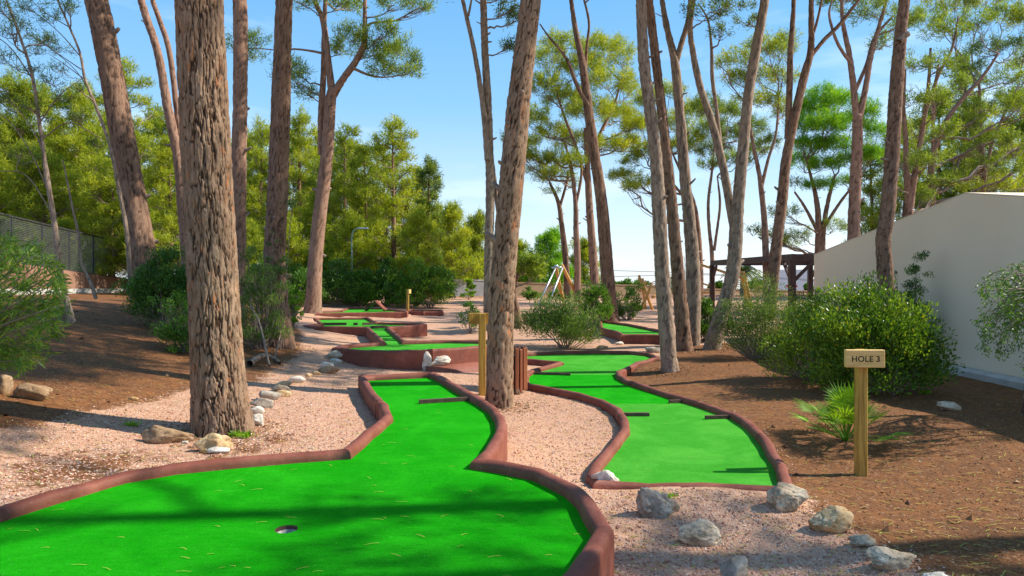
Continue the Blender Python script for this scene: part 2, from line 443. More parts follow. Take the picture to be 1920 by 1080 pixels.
M['leaf_y'] = m_leaf('mastic leaves', (.03, .075, .010), (.11, .20, .02), (.26, .33, .03), .25, .35, extra=(.40, .34, .03))
M['leaf_g'] = m_leaf('green shrub leaves', (.025, .07, .012), (.08, .18, .02), (.17, .29, .035), .25, .4)
M['leaf_d'] = m_leaf('dark shrub leaves', (.022, .060, .012), (.065, .145, .022), (.14, .25, .04), .2, .35)
M['leaf_o'] = m_leaf('olive shrub leaves', (.04, .08, .02), (.12, .19, .045), (.22, .29, .07), .25, .45)
M['leaf_w'] = m_leaf('willowy leaves', (.04, .10, .018), (.11, .21, .03), (.26, .33, .045), .3, .35)
M['leaf_lime'] = m_leaf('lime shrub leaves', (.06, .14, .015), (.14, .28, .02), (.24, .38, .03), .35, .45)
M['palm'] = m_leaf('fan palm leaves', (.04, .11, .009), (.12, .25, .015), (.25, .38, .025), .25, .6)
M['datepalm'] = m_leaf('date palm leaves', (.04, .06, .025), (.09, .12, .04), (.16, .16, .06), .2, .4)
M['post'] = m_wood('treated pine post', (.27, .13, .02), (.60, .36, .07))
M['board'] = m_wood('pine sign board', (.60, .35, .10), (.82, .54, .20), axis='x')
M['playwood'] = m_wood('playground timber', (.55, .25, .055), (.74, .40, .12))
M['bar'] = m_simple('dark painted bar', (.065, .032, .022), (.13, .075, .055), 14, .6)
M['pergola'] = m_wood('dark stained timber', (.045, .020, .016), (.10, .05, .04), .55)
M['binwood'] = m_wood('red brown slats', (.20, .055, .025), (.34, .12, .06), .45)
M['black'] = m_simple('black ink', (.01, .009, .008), (.02, .018, .015), 30, .6)
M['steel'] = m_simple('galvanised steel', (.5, .52, .54), (.68, .7, .72), 10, .35, .05, .002, .8)
M['lamp'] = m_simple('grey green lamp paint', (.24, .32, .26), (.32, .40, .33), 10, .5, .05, .002)
M['darksteel'] = m_simple('dark fence steel', (.03, .03, .032), (.06, .06, .06), 10, .5)
M['wire'] = m_simple('fence wire', (.16, .16, .15), (.26, .26, .24), 10, .5)
M['plaster'] = m_plaster()
M['concrete'] = m_simple('pale concrete', (.42, .40, .37), (.60, .57, .53), 4, .85, .3, .006)
M['greywall'] = m_simple('grey rendered wall', (.26, .26, .26), (.36, .35, .34), 1.5, .9, .3, .006)
M['stonewall'] = m_simple('ochre rendered wall', (.34, .23, .13), (.48, .34, .20), 5, .9, .6, .02)
M['fencewall'] = m_simple('brown rendered wall', (.24, .125, .085), (.33, .18, .12), 2, .9, .3, .006)
M['rooftile'] = m_simple('roof covering', (.35, .30, .25), (.45, .40, .33), 6, .8)
M['white'] = m_simple('white paint', (.72, .72, .70), (.8, .8, .78), 4, .7, .1)
M['red'] = m_simple('red lettering', (.5, .03, .03), (.6, .05, .05), 9, .6)
M['glass'] = m_simple('dark window glass', (.03, .06, .05), (.05, .09, .07), 3, .15)
M['teal'] = m_simple('teal canvas', (.01, .28, .27), (.02, .36, .34), 4, .7)
M['blue'] = m_simple('blue canvas', (.01, .10, .38), (.02, .15, .5), 4, .7)
M['r_grey'] = m_rock('grey limestone', (.26, .195, .125), (.56, .44, .31), (.80, .68, .50))
M['r_white'] = m_rock('white limestone', (.45, .39, .30), (.68, .62, .52), (.80, .76, .68), 12)
M['r_ochre'] = m_rock('ochre stone', (.34, .19, .075), (.60, .41, .21), (.72, .56, .36))
M['r_brown'] = m_rock('brown stone', (.16, .09, .045), (.32, .20, .11), (.45, .31, .19))
M['r_blue'] = m_rock('blue grey stone', (.17, .145, .115), (.33, .285, .23), (.52, .46, .38))
M['cup'] = m_simple('cup metal', (.20, .19, .16), (.42, .42, .38), 40, .5, .05, .002, .3)
M['cone'] = m_simple('pine cone', (.10, .055, .03), (.25, .15, .09), 40, .8)

# ---------------------------------------------------------------- lanes in plan (kerb centre lines read off the photograph, z of turf and kerb)
def lane_pts(px, z): return np.array([at(x, y, z)[:2] for x, y in px])
L1px = [(0, 952), (100, 921), (230, 885), (330, 868), (450, 857), (560, 848), (649, 842), (690, 808), (727, 778), (719, 757), (695, 731), (679, 704), (812, 698), (844, 715), (874, 733), (903, 748), (925, 762), (937, 778), (941, 798), (931, 823), (915, 843), (896, 860), (945, 867), (1010, 880), (1072, 909), (1098, 932), (1118, 968), (1131, 988), (1108, 1028), (1080, 1070)]
TZ1, TZ2, TZ3, TZ4, TZ6 = .35, .40, .08, .45, .30
KH = .065
L1 = np.vstack([lane_pts(L1px, TZ1 + KH), [[-.05, 2.35], [-.9, 2.0], [-2.2, 2.1], [-3.1, 2.8]]])
L2px = [(627, 652), (680, 656), (729, 657), (788, 655.5), (840, 653), (900, 648), (948, 642), (950, 638), (900, 638), (840, 637), (758.5, 639), (741, 625), (726, 612), (760, 610), (797, 607.5), (791, 605.5), (707, 604), (689, 595), (590, 596), (604, 606.5), (579, 608), (569, 609.5), (597, 611.5), (646, 612), (689, 613), (706, 628), (720, 641), (649, 646)]
L2 = lane_pts(L2px, TZ2 + KH)
L3px = [(1110, 889), (1120, 865), (1150, 830), (1172, 803), (1171, 785), (1160, 767), (1130, 750), (1085, 737), (1035, 727), (990, 718), (984, 708), (988, 698), (1000, 692), (1037, 682), (1051, 678), (1035, 676.5), (985, 672.5), (930, 670), (932, 665), (985, 662), (1043, 658.5), (1110, 657), (1177, 658), (1218, 662), (1233, 668), (1213, 675), (1193, 679), (1185, 685), (1160, 696), (1162, 703), (1177, 712), (1210, 723), (1260, 738), (1310, 752), (1380, 775), (1410, 795), (1435, 822), (1465, 872), (1490, 909), (1165, 904)]
L3px[-2:] = [(1480, 911), (1122, 902)]
L3 = lane_pts(L3px, TZ3 + KH)
L4px = [(594, 587), (650, 586), (761, 584.5), (763, 582.5), (727, 579), (722, 577), (687, 576.5), (655, 576.5), (648, 578.5), (640, 581.5), (600, 583)]
L4 = lane_pts(L4px, TZ4 + KH)
L5px = [(768, 583), (795, 584), (829, 584), (829, 580.5), (768, 579.5)]
L5 = lane_pts(L5px, .40 + KH)
L6px = [(1125, 600), (1181, 607.5), (1235, 618), (1262, 624), (1250, 627), (1168, 626), (1158, 621), (1128, 614)]
L6 = lane_pts(L6px, TZ6 + KH)
L7px = [(978, 594), (1060, 594), (1060, 588), (978, 588)]
L7 = lane_pts(L7px, .33 + KH)
LANES = [(L1, TZ1), (L2, TZ2), (L3, TZ3), (L4, TZ4), (L5, .40), (L6, TZ6), (L7, .33)]
def inpoly(P, poly):
    x, y = P[:, 0], P[:, 1]; r = np.zeros(len(P), bool); n = len(poly)
    for i in range(n):
        x1, y1 = poly[i]; x2, y2 = poly[(i + 1) % n]
        c = ((y1 > y) != (y2 > y))
        with np.errstate(divide='ignore', invalid='ignore'):
            r ^= c & (x < (x2 - x1) * (y - y1) / (y2 - y1 + 1e-12) + x1)
    return r
def polydist(P, poly):
    d = np.full(len(P), 1e9); n = len(poly)
    for i in range(n):
        a, b = poly[i], poly[(i + 1) % n]; ab = b - a
        t = np.clip(((P - a) @ ab) / (ab @ ab + 1e-12), 0, 1)
        d = np.minimum(d, np.linalg.norm(P - a - t[:, None] * ab, axis=1))
    return d

# ---------------------------------------------------------------- terrain height
_c = [at(*q) for q in [
    (0, 930, .36), (200, 868, .37), (100, 850, .40), (0, 800, .52), (418, 826, .35), (640, 832, .33), (600, 760, .29), (670, 735, .26), (560, 720, .33),
    (640, 690, .22), (840, 692, .08), (640, 662, .33), (560, 640, .40), (540, 665, .38), (960, 760, .06), (1060, 800, .05), (1000, 850, .10), (1080, 885, .05),
    (1130, 926, .10), (1300, 921, .125), (1440, 921, .12), (1300, 985, .02), (1500, 1000, .0), (1400, 1060, -.02), (1700, 1060, .02), (1613, 896, .0), (1510, 912, .03), (1480, 800, .12), (1600, 832, .08),
    (1900, 850, .10), (1760, 692, .12), (1915, 722, .10), (1310, 700, .14), (1400, 680, .17), (1235, 706, .05), (1255, 690, .10), (1100, 650, .10), (1000, 650, .12),
    (1170, 642, .15), (960, 612, .25), (800, 632, .14), (620, 637, .30), (850, 600, .27), (760, 596, .33), (600, 597, .40), (580, 583, .52), (680, 572, .48),
    (900, 570, .42), (870, 556, .50), (1000, 588, .30), (1200, 604, .26), (930, 800, .08), (880, 720, .12), (1340, 745, .14), (1420, 780, .13)]]
_c += [np.array(q, float) for q in [(0, 0, .15), (3, 1, -.03), (-4, 1, .35), (1.2, 2.5, -.02), (3, 2.5, -.01), (-17, 25, 1.05), (-17, 32, 1.0), (-17, 18, 1.15), (-10, 16, 1.15),
    (-7.2, 13.7, .96), (-7, 11, .98), (-5.5, 8, .76), (-4.4, 6.1, .60), (-3.5, 7, .40), (-9, 9, 1.32), (-7, 5, 1.1), (8, 20, .3), (8, 28, .35), (10, 45, .5), (-10, 30, .6),
    (-10, 45, .6), (0, 60, .5), (20, 30, .4), (30, 60, .5), (-30, 60, 1.0), (-30, 30, 1.3), (15, 10, .15), (9, 3, .05), (-30, 5, 1.3), (30, 0, .2), (0, -20, .2)]]
_C = np.array(_c)
def _phi(r): return np.sqrt(r * r + .35 ** 2)
_A = _phi(np.linalg.norm(_C[:, None, :2] - _C[None, :, :2], axis=2)) - np.eye(len(_C)) * .02
_A = np.block([[_A, np.ones((len(_C), 1))], [np.ones((1, len(_C))), np.zeros((1, 1))]])
_W = np.linalg.solve(_A, np.append(_C[:, 2], 0))
def zg(P, fine=True):
    P = np.atleast_2d(np.asarray(P, float))[:, :2]; out = np.zeros(len(P))
    for s in range(0, len(P), 20000):
        q = P[s:s + 20000]
        out[s:s + 20000] = _phi(np.linalg.norm(q[:, None] - _C[None, :, :2], axis=2)) @ _W[:-1] + _W[-1]
    r = np.linalg.norm(P - [0, 25], axis=1); w = np.clip((r - 45) / 30, 0, 1)
    out = out * (1 - w) + .5 * w
    out = np.clip(out, -.15, 1.6) - np.clip(P[:, 1] - 60, 0, None) * .045
    if fine:
        P3 = np.c_[P * 1.1, np.zeros(len(P))]
        out = out + .018 * fbm(P3, 3, 5) * np.clip(1 - w, 0, 1) + .006 * vnoise(P3 * 9, 9)
    return out
def z1(x, y): return float(zg([[x, y]])[0])
def hit(px, py):
    """where the line of sight through a pixel meets the ground"""
    D = np.concatenate([np.linspace(1.8, 20, 900), np.linspace(20, 70, 700)])
    P = np.stack([(px - 960) * D / FPX, D], 1); z = CAMZ - (py - HOR) * D / FPX
    k = np.argmax(z <= zg(P, False)); 
    if k == 0: k = len(D) - 1
    return np.array([P[k, 0], P[k, 1], z1(*P[k])])

# ground sheet
xs = np.concatenate([[-900, -400, -200, -120, -80, -60, -45], np.arange(-35, -9, .6), np.arange(-9, 8.6, .07), np.arange(9, 35, .6), [45, 60, 80, 120, 200, 400, 900]])
ys = np.concatenate([[-300, -100, -40, -20, -10, -5, -2, 0], np.arange(1, 13, .07), np.arange(13, 20, .14), np.arange(20, 48, .5), [52, 60, 75, 100, 150, 250, 500, 1500]])
GX, GY = np.meshgrid(xs, ys); GP = np.c_[GX.ravel(), GY.ravel()]
GZ = zg(GP)
for poly, tz in LANES:
    i = inpoly(GP, poly); GZ[i] = np.minimum(GZ[i], tz - .22)
# soil or gravel
SOIL_R = np.array([hit(x, y)[:2] for x, y in [(1480, 915), (1530, 955), (1600, 1005), (1690, 1050), (1745, 1078)]] + [[2.2, 1.2], [30, -10], [60, 60], [25, 40], [9, 22], [5.5, 15.5], [3.5, 14.6], [2.9, 13.2], [3.0, 12.2]] + [list(p) for p in L3[24:39]])
SOIL_L = np.array([[-60, 60], [-60, -20], [-8, -5], [-5.2, 3.6]] + [list(hit(x, y)[:2]) for x, y in [(0, 808), (100, 790), (250, 758), (355, 728), (480, 716), (560, 664)]] + [[-4.6, 15], [-6.6, 20], [-9, 26], [-9, 34]])
soil = np.zeros(len(GP))
for S in (SOIL_R, SOIL_L):
    ins = inpoly(GP, S); d = polydist(GP, S); soil = np.maximum(soil, np.clip(.5 + np.where(ins, d, -d) * 1.6, 0, 1))
# dusty patch of soil between the big trunk and the first lane
for cx, cy, r in ((-2.9, 4.6, .8), (-2.2, 5.2, .6), (-3.6, 4.1, .7), (-1.9, 5.5, .45)):
    soil = np.maximum(soil, np.clip(.66 - np.hypot(GP[:, 0] - cx, GP[:, 1] - cy) / r * .4, 0, 1))
far = np.clip((GP[:, 1] - 30) / 10, 0, 1); soil = np.maximum(soil, far * .55)
def soil_at(P):
    s = np.zeros(len(P))
    for S in (SOIL_R, SOIL_L):
        ins = inpoly(P, S); d = polydist(P, S); s = np.maximum(s, np.clip(.5 + np.where(ins, d, -d) * 1.6, 0, 1))
    return s
nx, ny = len(xs), len(ys)
I = (np.arange(ny - 1)[:, None] * nx + np.arange(nx - 1)[None]).ravel()
mk('ground', np.c_[GP, GZ], np.stack([I, I + 1, I + nx + 1, I + nx], 1), M['ground'], kind='structure', attrs={'soil': soil},
   label='pink gravel and brown needle covered soil between the golf lanes')

# ---------------------------------------------------------------- golf lanes
PROF = np.array([(-.055, -.80), (-.057, .02), (-.052, .045), (-.036, .060), (-.012, .066), (.012, .066), (.036, .060), (.052, .045), (.057, .02), (.055, -.80)])
def kerbs(poly, tz, root, wid=.84, brk=28):
    n = len(poly); P = np.asarray(poly)
    E = unit(np.roll(P, -1, 0) - P)                       # edge i : i -> i+1
    nr = np.stack([-E[:, 1], E[:, 0]], 1)
    mit = unit(nr + np.roll(nr, 1, 0)); c = np.sum(mit * nr, 1); mit = mit / np.maximum(c, .45)[:, None]
    turn = np.degrees(np.arccos(np.clip(np.sum(E * np.roll(E, 1, 0), 1), -1, 1)))
    br = [i for i in range(n) if turn[i] > brk] or [0]
    for a, b in zip(br, br[1:] + [br[0] + n]):
        pts, nn = [], []
        for i in range(a, b):
            p, q = P[i % n], P[(i + 1) % n]; l = np.linalg.norm(q - p)
            pts.append(p); nn.append(mit[i % n])
            k = int(l / .09)
            for j in range(1, k):
                t = j / k
                if t * l > .10 and (1 - t) * l > .10: pts.append(p + (q - p) * t); nn.append(nr[i % n])
        pts.append(P[b % n]); nn.append(mit[b % n])
        PTS, NN = np.array(pts), np.array(nn); ln_ = np.concatenate([[0], np.cumsum(np.linalg.norm(np.diff(PTS, axis=0), axis=1))])
        k_ = max(1, int(ln_[-1] / 1.7)); cuts = [0] + [int(np.argmin(np.abs(ln_ - ln_[-1] * q / k_))) for q in range(1, k_)] + [len(PTS) - 1]
        for c0, c1 in zip(cuts, cuts[1:]): kseg(PTS[c0:c1 + 1], NN[c0:c1 + 1], tz, root, wid, c0 > 0, c1 < len(PTS) - 1)
def kseg(pts, nn, tz, root, wid, j0, j1):
        pts = pts.copy(); nn = nn.copy()
        if len(pts) < 2: return
        if j0: pts[0] += unit(pts[1] - pts[0]) * .005
        if j1: pts[-1] -= unit(pts[-1] - pts[-2]) * .005
        w3 = np.c_[pts * 3.1, np.zeros(len(pts))]
        dz = .007 * fbm(w3, 3, 31); dl = .006 * fbm(w3 * 1.3, 2, 41)
        pts = pts + nn * dl[:, None]
        m = len(pts); V = np.zeros((m, len(PROF), 3))
        V[:, :, :2] = pts[:, None] + nn[:, None] * PROF[None, :, 0, None] * wid
        V[:, :, 2] = tz + PROF[None, :, 1] + np.where(PROF[None, :, 1] > 0, dz[:, None], 0)
        Vf = V.reshape(-1, 3); top = np.tile(PROF[:, 1] > 0, m)
        Vf = Vf + (.0035 * vnoise(Vf * 26, 3))[:, None] * np.c_[top, top, top]
        K = len(PROF); I = (np.arange(m - 1)[:, None] * K + np.arange(K - 1)[None]).ravel()
        F = [np.stack([I, I + 1, I + K + 1, I + K], 1)]
        cap = []
        for s in (0, (m - 1) * K):
            idx = list(range(s, s + K))
            cap.append(idx if s == 0 else idx[::-1])
        F.append(np.array(cap))
        mk('kerb', Vf, F, M['kerb'], root)
def clipY(poly, lo, hi):
    out = [tuple(p) for p in poly]
    for sgn, lim in ((1, lo), (-1, -hi)):
        src, out = out, []
        for i in range(len(src)):
            a, b = src[i - 1], src[i]; da, db = sgn * a[1] - lim, sgn * b[1] - lim
            if (da >= 0) != (db >= 0):
                t = da / (da - db); out.append((a[0] + (b[0] - a[0]) * t, a[1] + (b[1] - a[1]) * t))
            if db >= 0: out.append(b)
    return out
def turf(poly, tz, mat, root, hole=None):
    loops = [[Vector((p[0], p[1], 0)) for p in poly]]
    if hole is not None: loops.append([Vector((p[0], p[1], 0)) for p in hole])
    T = geometry.tessellate_polygon(loops)
    V = np.array([[v.x, v.y, tz] for l in loops for v in l])
    T = np.array(T)
    a, b, c = V[T[:, 0]], V[T[:, 1]], V[T[:, 2]]
    fl = np.cross(b - a, c - a)[:, 2] < 0; T[fl] = T[fl][:, ::-1]
    return mk('turf', V, T, mat, root, smooth=False)
def lane(poly, tz, label, brk=28):
    c = poly.mean(0); r = thing('golf_lane', (c[0], c[1], tz - .1), label, 'golf lane', 'minigolf lanes')
    kerbs(poly, tz, r, brk=brk); return r
def bar(root, a, b, tz, w=.045, h=.038):
    A, B = at(a[0], a[1], tz), at(b[0], b[1], tz); A[2] = B[2] = tz + h / 2 + .002
    MB().beam(A, B, w, h).build('barrier', M['bar'], root)

r1 = lane(L1, TZ1, 'nearest raised golf lane with the metal cup in its vivid green turf')
cup = at(537, 992, TZ1); CR = .058
hole = [(cup[0] + CR * math.cos(t), cup[1] + CR * math.sin(t)) for t in np.linspace(0, TAU, 32, endpoint=False)]
turf(L1, TZ1, M['turf'], r1, hole)
m_ = MB(); th = np.linspace(0, TAU, 32, endpoint=False); ring = np.c_[np.cos(th), np.sin(th)]
V = []; 
for r_, z_ in ((CR + .0005, TZ1 - .022), (CR - .0005, TZ1 - .023), (CR - .004, TZ1 - .024), (CR - .004, TZ1 - .095), (.01, TZ1 - .095)):
    V.append(np.c_[cup[:2] + ring * r_, np.full(32, z_)])
Q = [[k * 32 + i, k * 32 + (i + 1) % 32, (k + 1) * 32 + (i + 1) % 32, (k + 1) * 32 + i] for k in range(4) for i in range(32)]
m_.add(np.vstack(V), Q, [[4 * 32 + i, 4 * 32 + (i + 1) % 32, 4 * 32] for i in range(1, 31)])
m_.build('cup', M['cup'], r1, True)
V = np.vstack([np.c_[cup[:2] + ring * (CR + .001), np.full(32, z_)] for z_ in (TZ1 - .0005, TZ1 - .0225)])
mk('hole_edge', V, [[i, (i + 1) % 32, 32 + (i + 1) % 32, 32 + i] for i in range(32)], M['bar'], r1)  # raw turf edge, coloured dark for the shade on the hole's upper wall
bar(r1, (786, 757), (886, 751), TZ1)
r2 = lane(L2, TZ2, 'zigzag raised golf lane beyond the standing white stone')
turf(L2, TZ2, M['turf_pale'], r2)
for a, b in (((604, 609.5), (650, 609.5)), ((663, 609.5), (671, 609.5)), ((680, 609.5), (707, 608.5)), ((696, 616), (724, 614.5))): bar(r2, a, b, TZ2, .06, .06)
# sloping footing below the high front wall
V = []
for px, py, o in ((800, 656, .02), (825, 654.5, .25), (860, 652, .32), (900, 648, .32), (945, 642.5, .3)):
    p = at(px, py, TZ2 + KH); g = z1(p[0], p[1] - .3)
    for dy, z_ in ((-.04, .20), (-.06 - o, g + .01), (-.08 - o, g - .2)): V.append([p[0] - .01, p[1] + dy, z_])
mk('footing', V, [[i * 3 + k, (i + 1) * 3 + k, (i + 1) * 3 + k + 1, i * 3 + k + 1] for i in range(4) for k in range(2)], M['kerb'], r2)
r3 = lane(L3, TZ3, 'winding golf lane with four short barriers left of the hole sign')
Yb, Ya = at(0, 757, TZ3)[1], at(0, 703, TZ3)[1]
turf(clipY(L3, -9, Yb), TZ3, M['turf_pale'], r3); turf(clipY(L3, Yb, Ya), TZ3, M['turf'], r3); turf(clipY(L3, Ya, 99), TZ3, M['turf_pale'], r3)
for a, b in (((1002, 702), (1070, 704)), ((1162, 780), (1217, 780)), ((1255, 756), (1303, 753)), ((1323, 786), (1382, 784))): bar(r3, a, b, TZ3, .045, .036)
r4 = lane(L4, TZ4, 'far golf lane with the tent shaped wooden ramp')
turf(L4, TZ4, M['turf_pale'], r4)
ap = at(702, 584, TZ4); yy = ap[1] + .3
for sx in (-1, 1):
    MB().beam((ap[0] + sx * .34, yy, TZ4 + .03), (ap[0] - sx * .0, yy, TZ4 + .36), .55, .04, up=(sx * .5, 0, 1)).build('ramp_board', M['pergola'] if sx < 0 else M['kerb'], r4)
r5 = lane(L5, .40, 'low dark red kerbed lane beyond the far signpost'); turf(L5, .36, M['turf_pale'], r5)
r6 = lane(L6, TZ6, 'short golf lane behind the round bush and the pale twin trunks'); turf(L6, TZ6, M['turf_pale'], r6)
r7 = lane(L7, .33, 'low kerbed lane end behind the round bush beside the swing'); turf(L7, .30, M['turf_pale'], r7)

# ---------------------------------------------------------------- stones
import bmesh
_ico = {}
def ico(s):
    if s not in _ico:
        bm = bmesh.new(); bmesh.ops.create_icosphere(bm, subdivisions=s, radius=1)
        _ico[s] = (np.array([v.co[:] for v in bm.verts]), np.array([[v.index for v in f.verts] for f in bm.faces])); bm.free()
    return _ico[s]
def rockmesh(seed, sub, dims, planes=9, rough=.10, tilt=0, rz=0):
    rng = np.random.default_rng(seed); V, F = ico(sub); V = V.copy()
    for k in range(planes):
        n = rdir(rng, 1)[0]; d = rng.uniform(.55, .85); p = V @ n
        V -= np.clip(p - d, 0, None)[:, None] * n
    V *= 1 / np.abs(V).max(0)
    o = fbm(V * 2.2 + seed, 5, seed); V = V * (1 + rough * o[:, None]) + .02 * fbm(V * 9 + seed, 2, seed + 3)[:, None] * V
    rid = 1 - np.abs(fbm(V * 1.7 + 5 + seed, 3, seed + 9)); V *= (1 - .12 * (rid[:, None] > .93))
    V = V * np.array(dims) / 2
    c, s = math.cos(tilt), math.sin(tilt); V = V @ np.array([[c, 0, s], [0, 1, 0], [-s, 0, c]])
    c, s = math.cos(rz), math.sin(rz); V = V @ np.array([[c, s, 0], [-s, c, 0], [0, 0, 1]])
    return V, F
def rock(box, mat, label, seed, tilt=0, depth=.8, sub=4, planes=9, rough=.1, group='stones along the paths', bury=.25, rz=0.2):
    x0, y0, x1, y1 = box; b = hit((x0 + x1) / 2, y1 - (y1 - y0) * .06); D = b[1]
    w = (x1 - x0) * D / FPX; h = (y1 - y0) * D / FPX; h3 = max(h * .85, .03) 
    tilt = -tilt
    V, F = rockmesh(seed, sub, (w * 1.08, max(w * depth * .6, h * .6), h3 * (1 + bury)), planes, rough, tilt, rz)
    V += [b[0], b[1] + w * depth * .25, b[2] + h3 * (1 + bury) / 2 - h3 * bury]
    return mk('stone', V, F, M[mat], smooth=True, label=label, cat='stone', group=group)
ROCKS = [
 ((1112, 876, 1166, 915), 'r_white', 'cream stone at the front left corner of the winding lane', .45, .7, .14),
 ((1184, 916, 1270, 978), 'r_blue', 'long weathered grey stone slanting down to the right on gravel', .5, .4, .22),
 ((1271, 979, 1364, 1032), 'r_grey', 'flat topped brownish grey stone in the foreground gravel', .12, .7, .1),
 ((1350, 1042, 1408, 1100), 'r_blue', 'blue grey stone cut by the bottom edge of the photo', .3, .8, .12),
 ((1446, 902, 1526, 966), 'r_grey', 'grey and white stone at the front right end of the winding lane', .35, .7, .16),
 ((1522, 947, 1614, 1006), 'r_ochre', 'ochre faceted stone beside the grey white one', .18, .8, .06),
 ((1596, 1003, 1658, 1028), 'r_grey', 'low half buried stone right of the ochre one', .1, .8, .15),
 ((1636, 1028, 1732, 1072), 'r_grey', 'wide pale grey stone in the soil at lower right', .25, .8, .12),
 ((1728, 1070, 1800, 1100), 'r_white', 'pale stone at the bottom edge in the lower right corner', .1, .8, .1),
 ((1757, 752, 1812, 772), 'r_grey', 'flat white grey stone on the soil before the building', .2, .6, .1),
 ((262, 797, 352, 832), 'r_brown', 'long brown stone left of the big pine trunk', .2, .6, .12),
 ((364, 812, 430, 850), 'r_ochre', 'tan stone at the foot of the big pine trunk', .1, .7, .1),
 ((388, 838, 428, 853), 'r_white', 'small white stone between big pine and kerb', .0, .8, .1),
 ((340, 822, 352, 831), 'r_white', 'pebble sized pale stone left of the tan stone', .0, .8, .1),
 ((12, 712, 80, 754), 'r_brown', 'brown stone on the slope at the left edge', .1, .9, .08),
 ((-12, 700, 16, 742), 'r_brown', 'stone half cut by the left edge of the photo', .1, .9, .08),
 ((238, 742, 256, 751), 'r_ochre', 'small tan stone at the foot of the slope', .0, .9, .08),
 ((468, 776, 496, 803), 'r_white', 'lower bright white stone right of the big trunk', .2, .8, .1),
 ((468, 762, 493, 780), 'r_white', 'upper bright white stone right of the big trunk', .2, .8, .1),
 ((468, 742, 508, 768), 'r_blue', 'lower dark grey stone right of the big trunk', .1, .8, .12),
 ((482, 728, 522, 752), 'r_blue', 'upper dark grey stone with a tan one leaning on it', .2, .8, .12),
 ((508, 718, 542, 735), 'r_blue', 'small dark grey stone in the path row', .25, .8, .12),
 ((510, 731, 543, 745), 'r_ochre', 'tan stone tucked under the small grey one', .0, .8, .1),
 ((514, 712, 546, 724), 'r_ochre', 'cream stone behind the small grey one', .0, .8, .1),
 ((538, 702, 572, 717), 'r_white', 'white flat stone in the middle of the path row', .1, .8, .1),
 ((568, 697, 584, 705), 'r_ochre', 'tiny tan stone beside the white flat one', .0, .8, .1),
 ((580, 693, 600, 702), 'r_ochre', 'tiny brown stone near the flat brown one', .0, .8, .1),
 ((596, 685, 634, 701), 'r_brown', 'flat brown stained stone in the path row', .0, .8, .1),
 ((602, 676, 624, 690), 'r_white', 'white stone left of its taller pale neighbour', .1, .8, .1),
 ((618, 671, 641, 682), 'r_white', 'pale stone just below the largest path stone', .1, .8, .1),
 ((614, 656, 660, 677), 'r_grey', 'largest humped stone at the far end of the path row', .1, .8, .1),
 ((656, 663, 674, 677), 'r_blue', 'small white blue stone beside the humped one', .1, .8, .1),
 ((672, 663, 693, 676), 'r_white', 'pinkish white block at the end of the path row', .0, .9, .06),
 ((772, 664, 818, 700), None, None, 0, 0, 0),
 ((1174, 630, 1196, 642), 'r_grey', 'grey stone on gravel before the short lane', .1, .8, .1),
 ((1152, 640, 1172, 648), 'r_white', 'small white stone left of the grey one on gravel', .1, .8, .1),
 ((1120, 646, 1142, 654), 'r_ochre', 'small tan stone at the right foot of the round bush', .0, .8, .1),
 ((1210, 650, 1242, 664), 'r_blue', 'blue grey stone at the foot of the pale twin trunks', .1, .8, .1)]
for k, (bx, mt, lb, tl, dp, rg) in enumerate(ROCKS):
    if mt is None: continue
    big = bx[2] - bx[0] > 40
    rock(bx, mt, lb, 100 + k, tl, dp, 5 if bx[1] > 860 else (4 if big else 3), 11, rg)
# the standing white stone and the one lying behind it
b = hit(795, 697)
V, F = rockmesh(5, 4, (.26, .20, .42), 6, .1); V[:, :2] *= (1.5 - 1.1 * np.clip(V[:, 2] / .42 + .5, 0, 1))[:, None]
mk('stone', V + b + [.02, .1, .12], F, M['r_white'], label='pointed white stone standing upright behind the first lane', cat='stone', group='stones along the paths')
V, F = rockmesh(6, 4, (.38, .24, .2), 6, .1, .25)
mk('stone', V + b + [.22, .2, .12], F, M['r_white'], label='white stone lying against the pointed upright one', cat='stone', group='stones along the paths')

# ---------------------------------------------------------------- signs, bin
def signpost(base, h, label, board_front=True, bw=.31, bh=.145, bt=.045, text=None, group='wooden signposts', yaw=0, pw=.08):
    r = thing('signpost', base, label, 'signpost', group)
    x, y, z = base
    MB().box((x, y, z + (h - .2) / 2), (pw, pw, h + .2), yaw, bev=.005).build('post', M['post'], r)
    s = -1 if board_front else 1
    bc = np.array([x - s * math.sin(yaw) * (pw / 2 + bt / 2 + .002), y + s * math.cos(yaw) * (pw / 2 + bt / 2 + .002), z + h - bh / 2 + .004])
    bo = MB().box(bc, (bw, bt, bh), yaw, bev=.004).build('board', M['board'] if board_front else M['post'], r)
    if text:
        cu = bpy.data.curves.new('lettering', 'FONT'); cu.body = text; cu.offset = .0006; cu.size = .066; cu.align_x = 'CENTER'; cu.align_y = 'CENTER'; cu.extrude = .0008; cu.space_character = 1.06
        tmp = bpy.data.objects.new('lettering_curve', cu); COL.objects.link(tmp); bpy.context.view_layer.update()
        lm = bpy.data.meshes.new_from_object(tmp.evaluated_get(bpy.context.evaluated_depsgraph_get())); bpy.data.objects.remove(tmp)
        lm.materials.clear(); lm.materials.append(M['black'])
        to = bpy.data.objects.new('lettering', lm); COL.objects.link(to)
        to.parent = bo; to.rotation_euler = (math.radians(90), 0, yaw)
        to.location = tuple(bc - ORG[r] + np.array([.0, -bt / 2 - .0018, -.004]))
    return r
b = hit(1614, 893)
signpost(b, (896 - 660) * b[1] / FPX, 'wooden signpost reading HOLE 3 on soil at the right', text='HOLE 3', yaw=math.radians(-3))
b = hit(904, 741)
signpost(b, (741 - 588) * b[1] / FPX, 'yellow signpost seen from behind left of the leaning trunk', board_front=False, bw=.34, bh=.15, yaw=math.radians(12), pw=.085)
b = hit(764.5, 588)
signpost(b, .86, 'distant signpost seen edge on beside the tent ramp lane', yaw=math.radians(85), bw=.3)
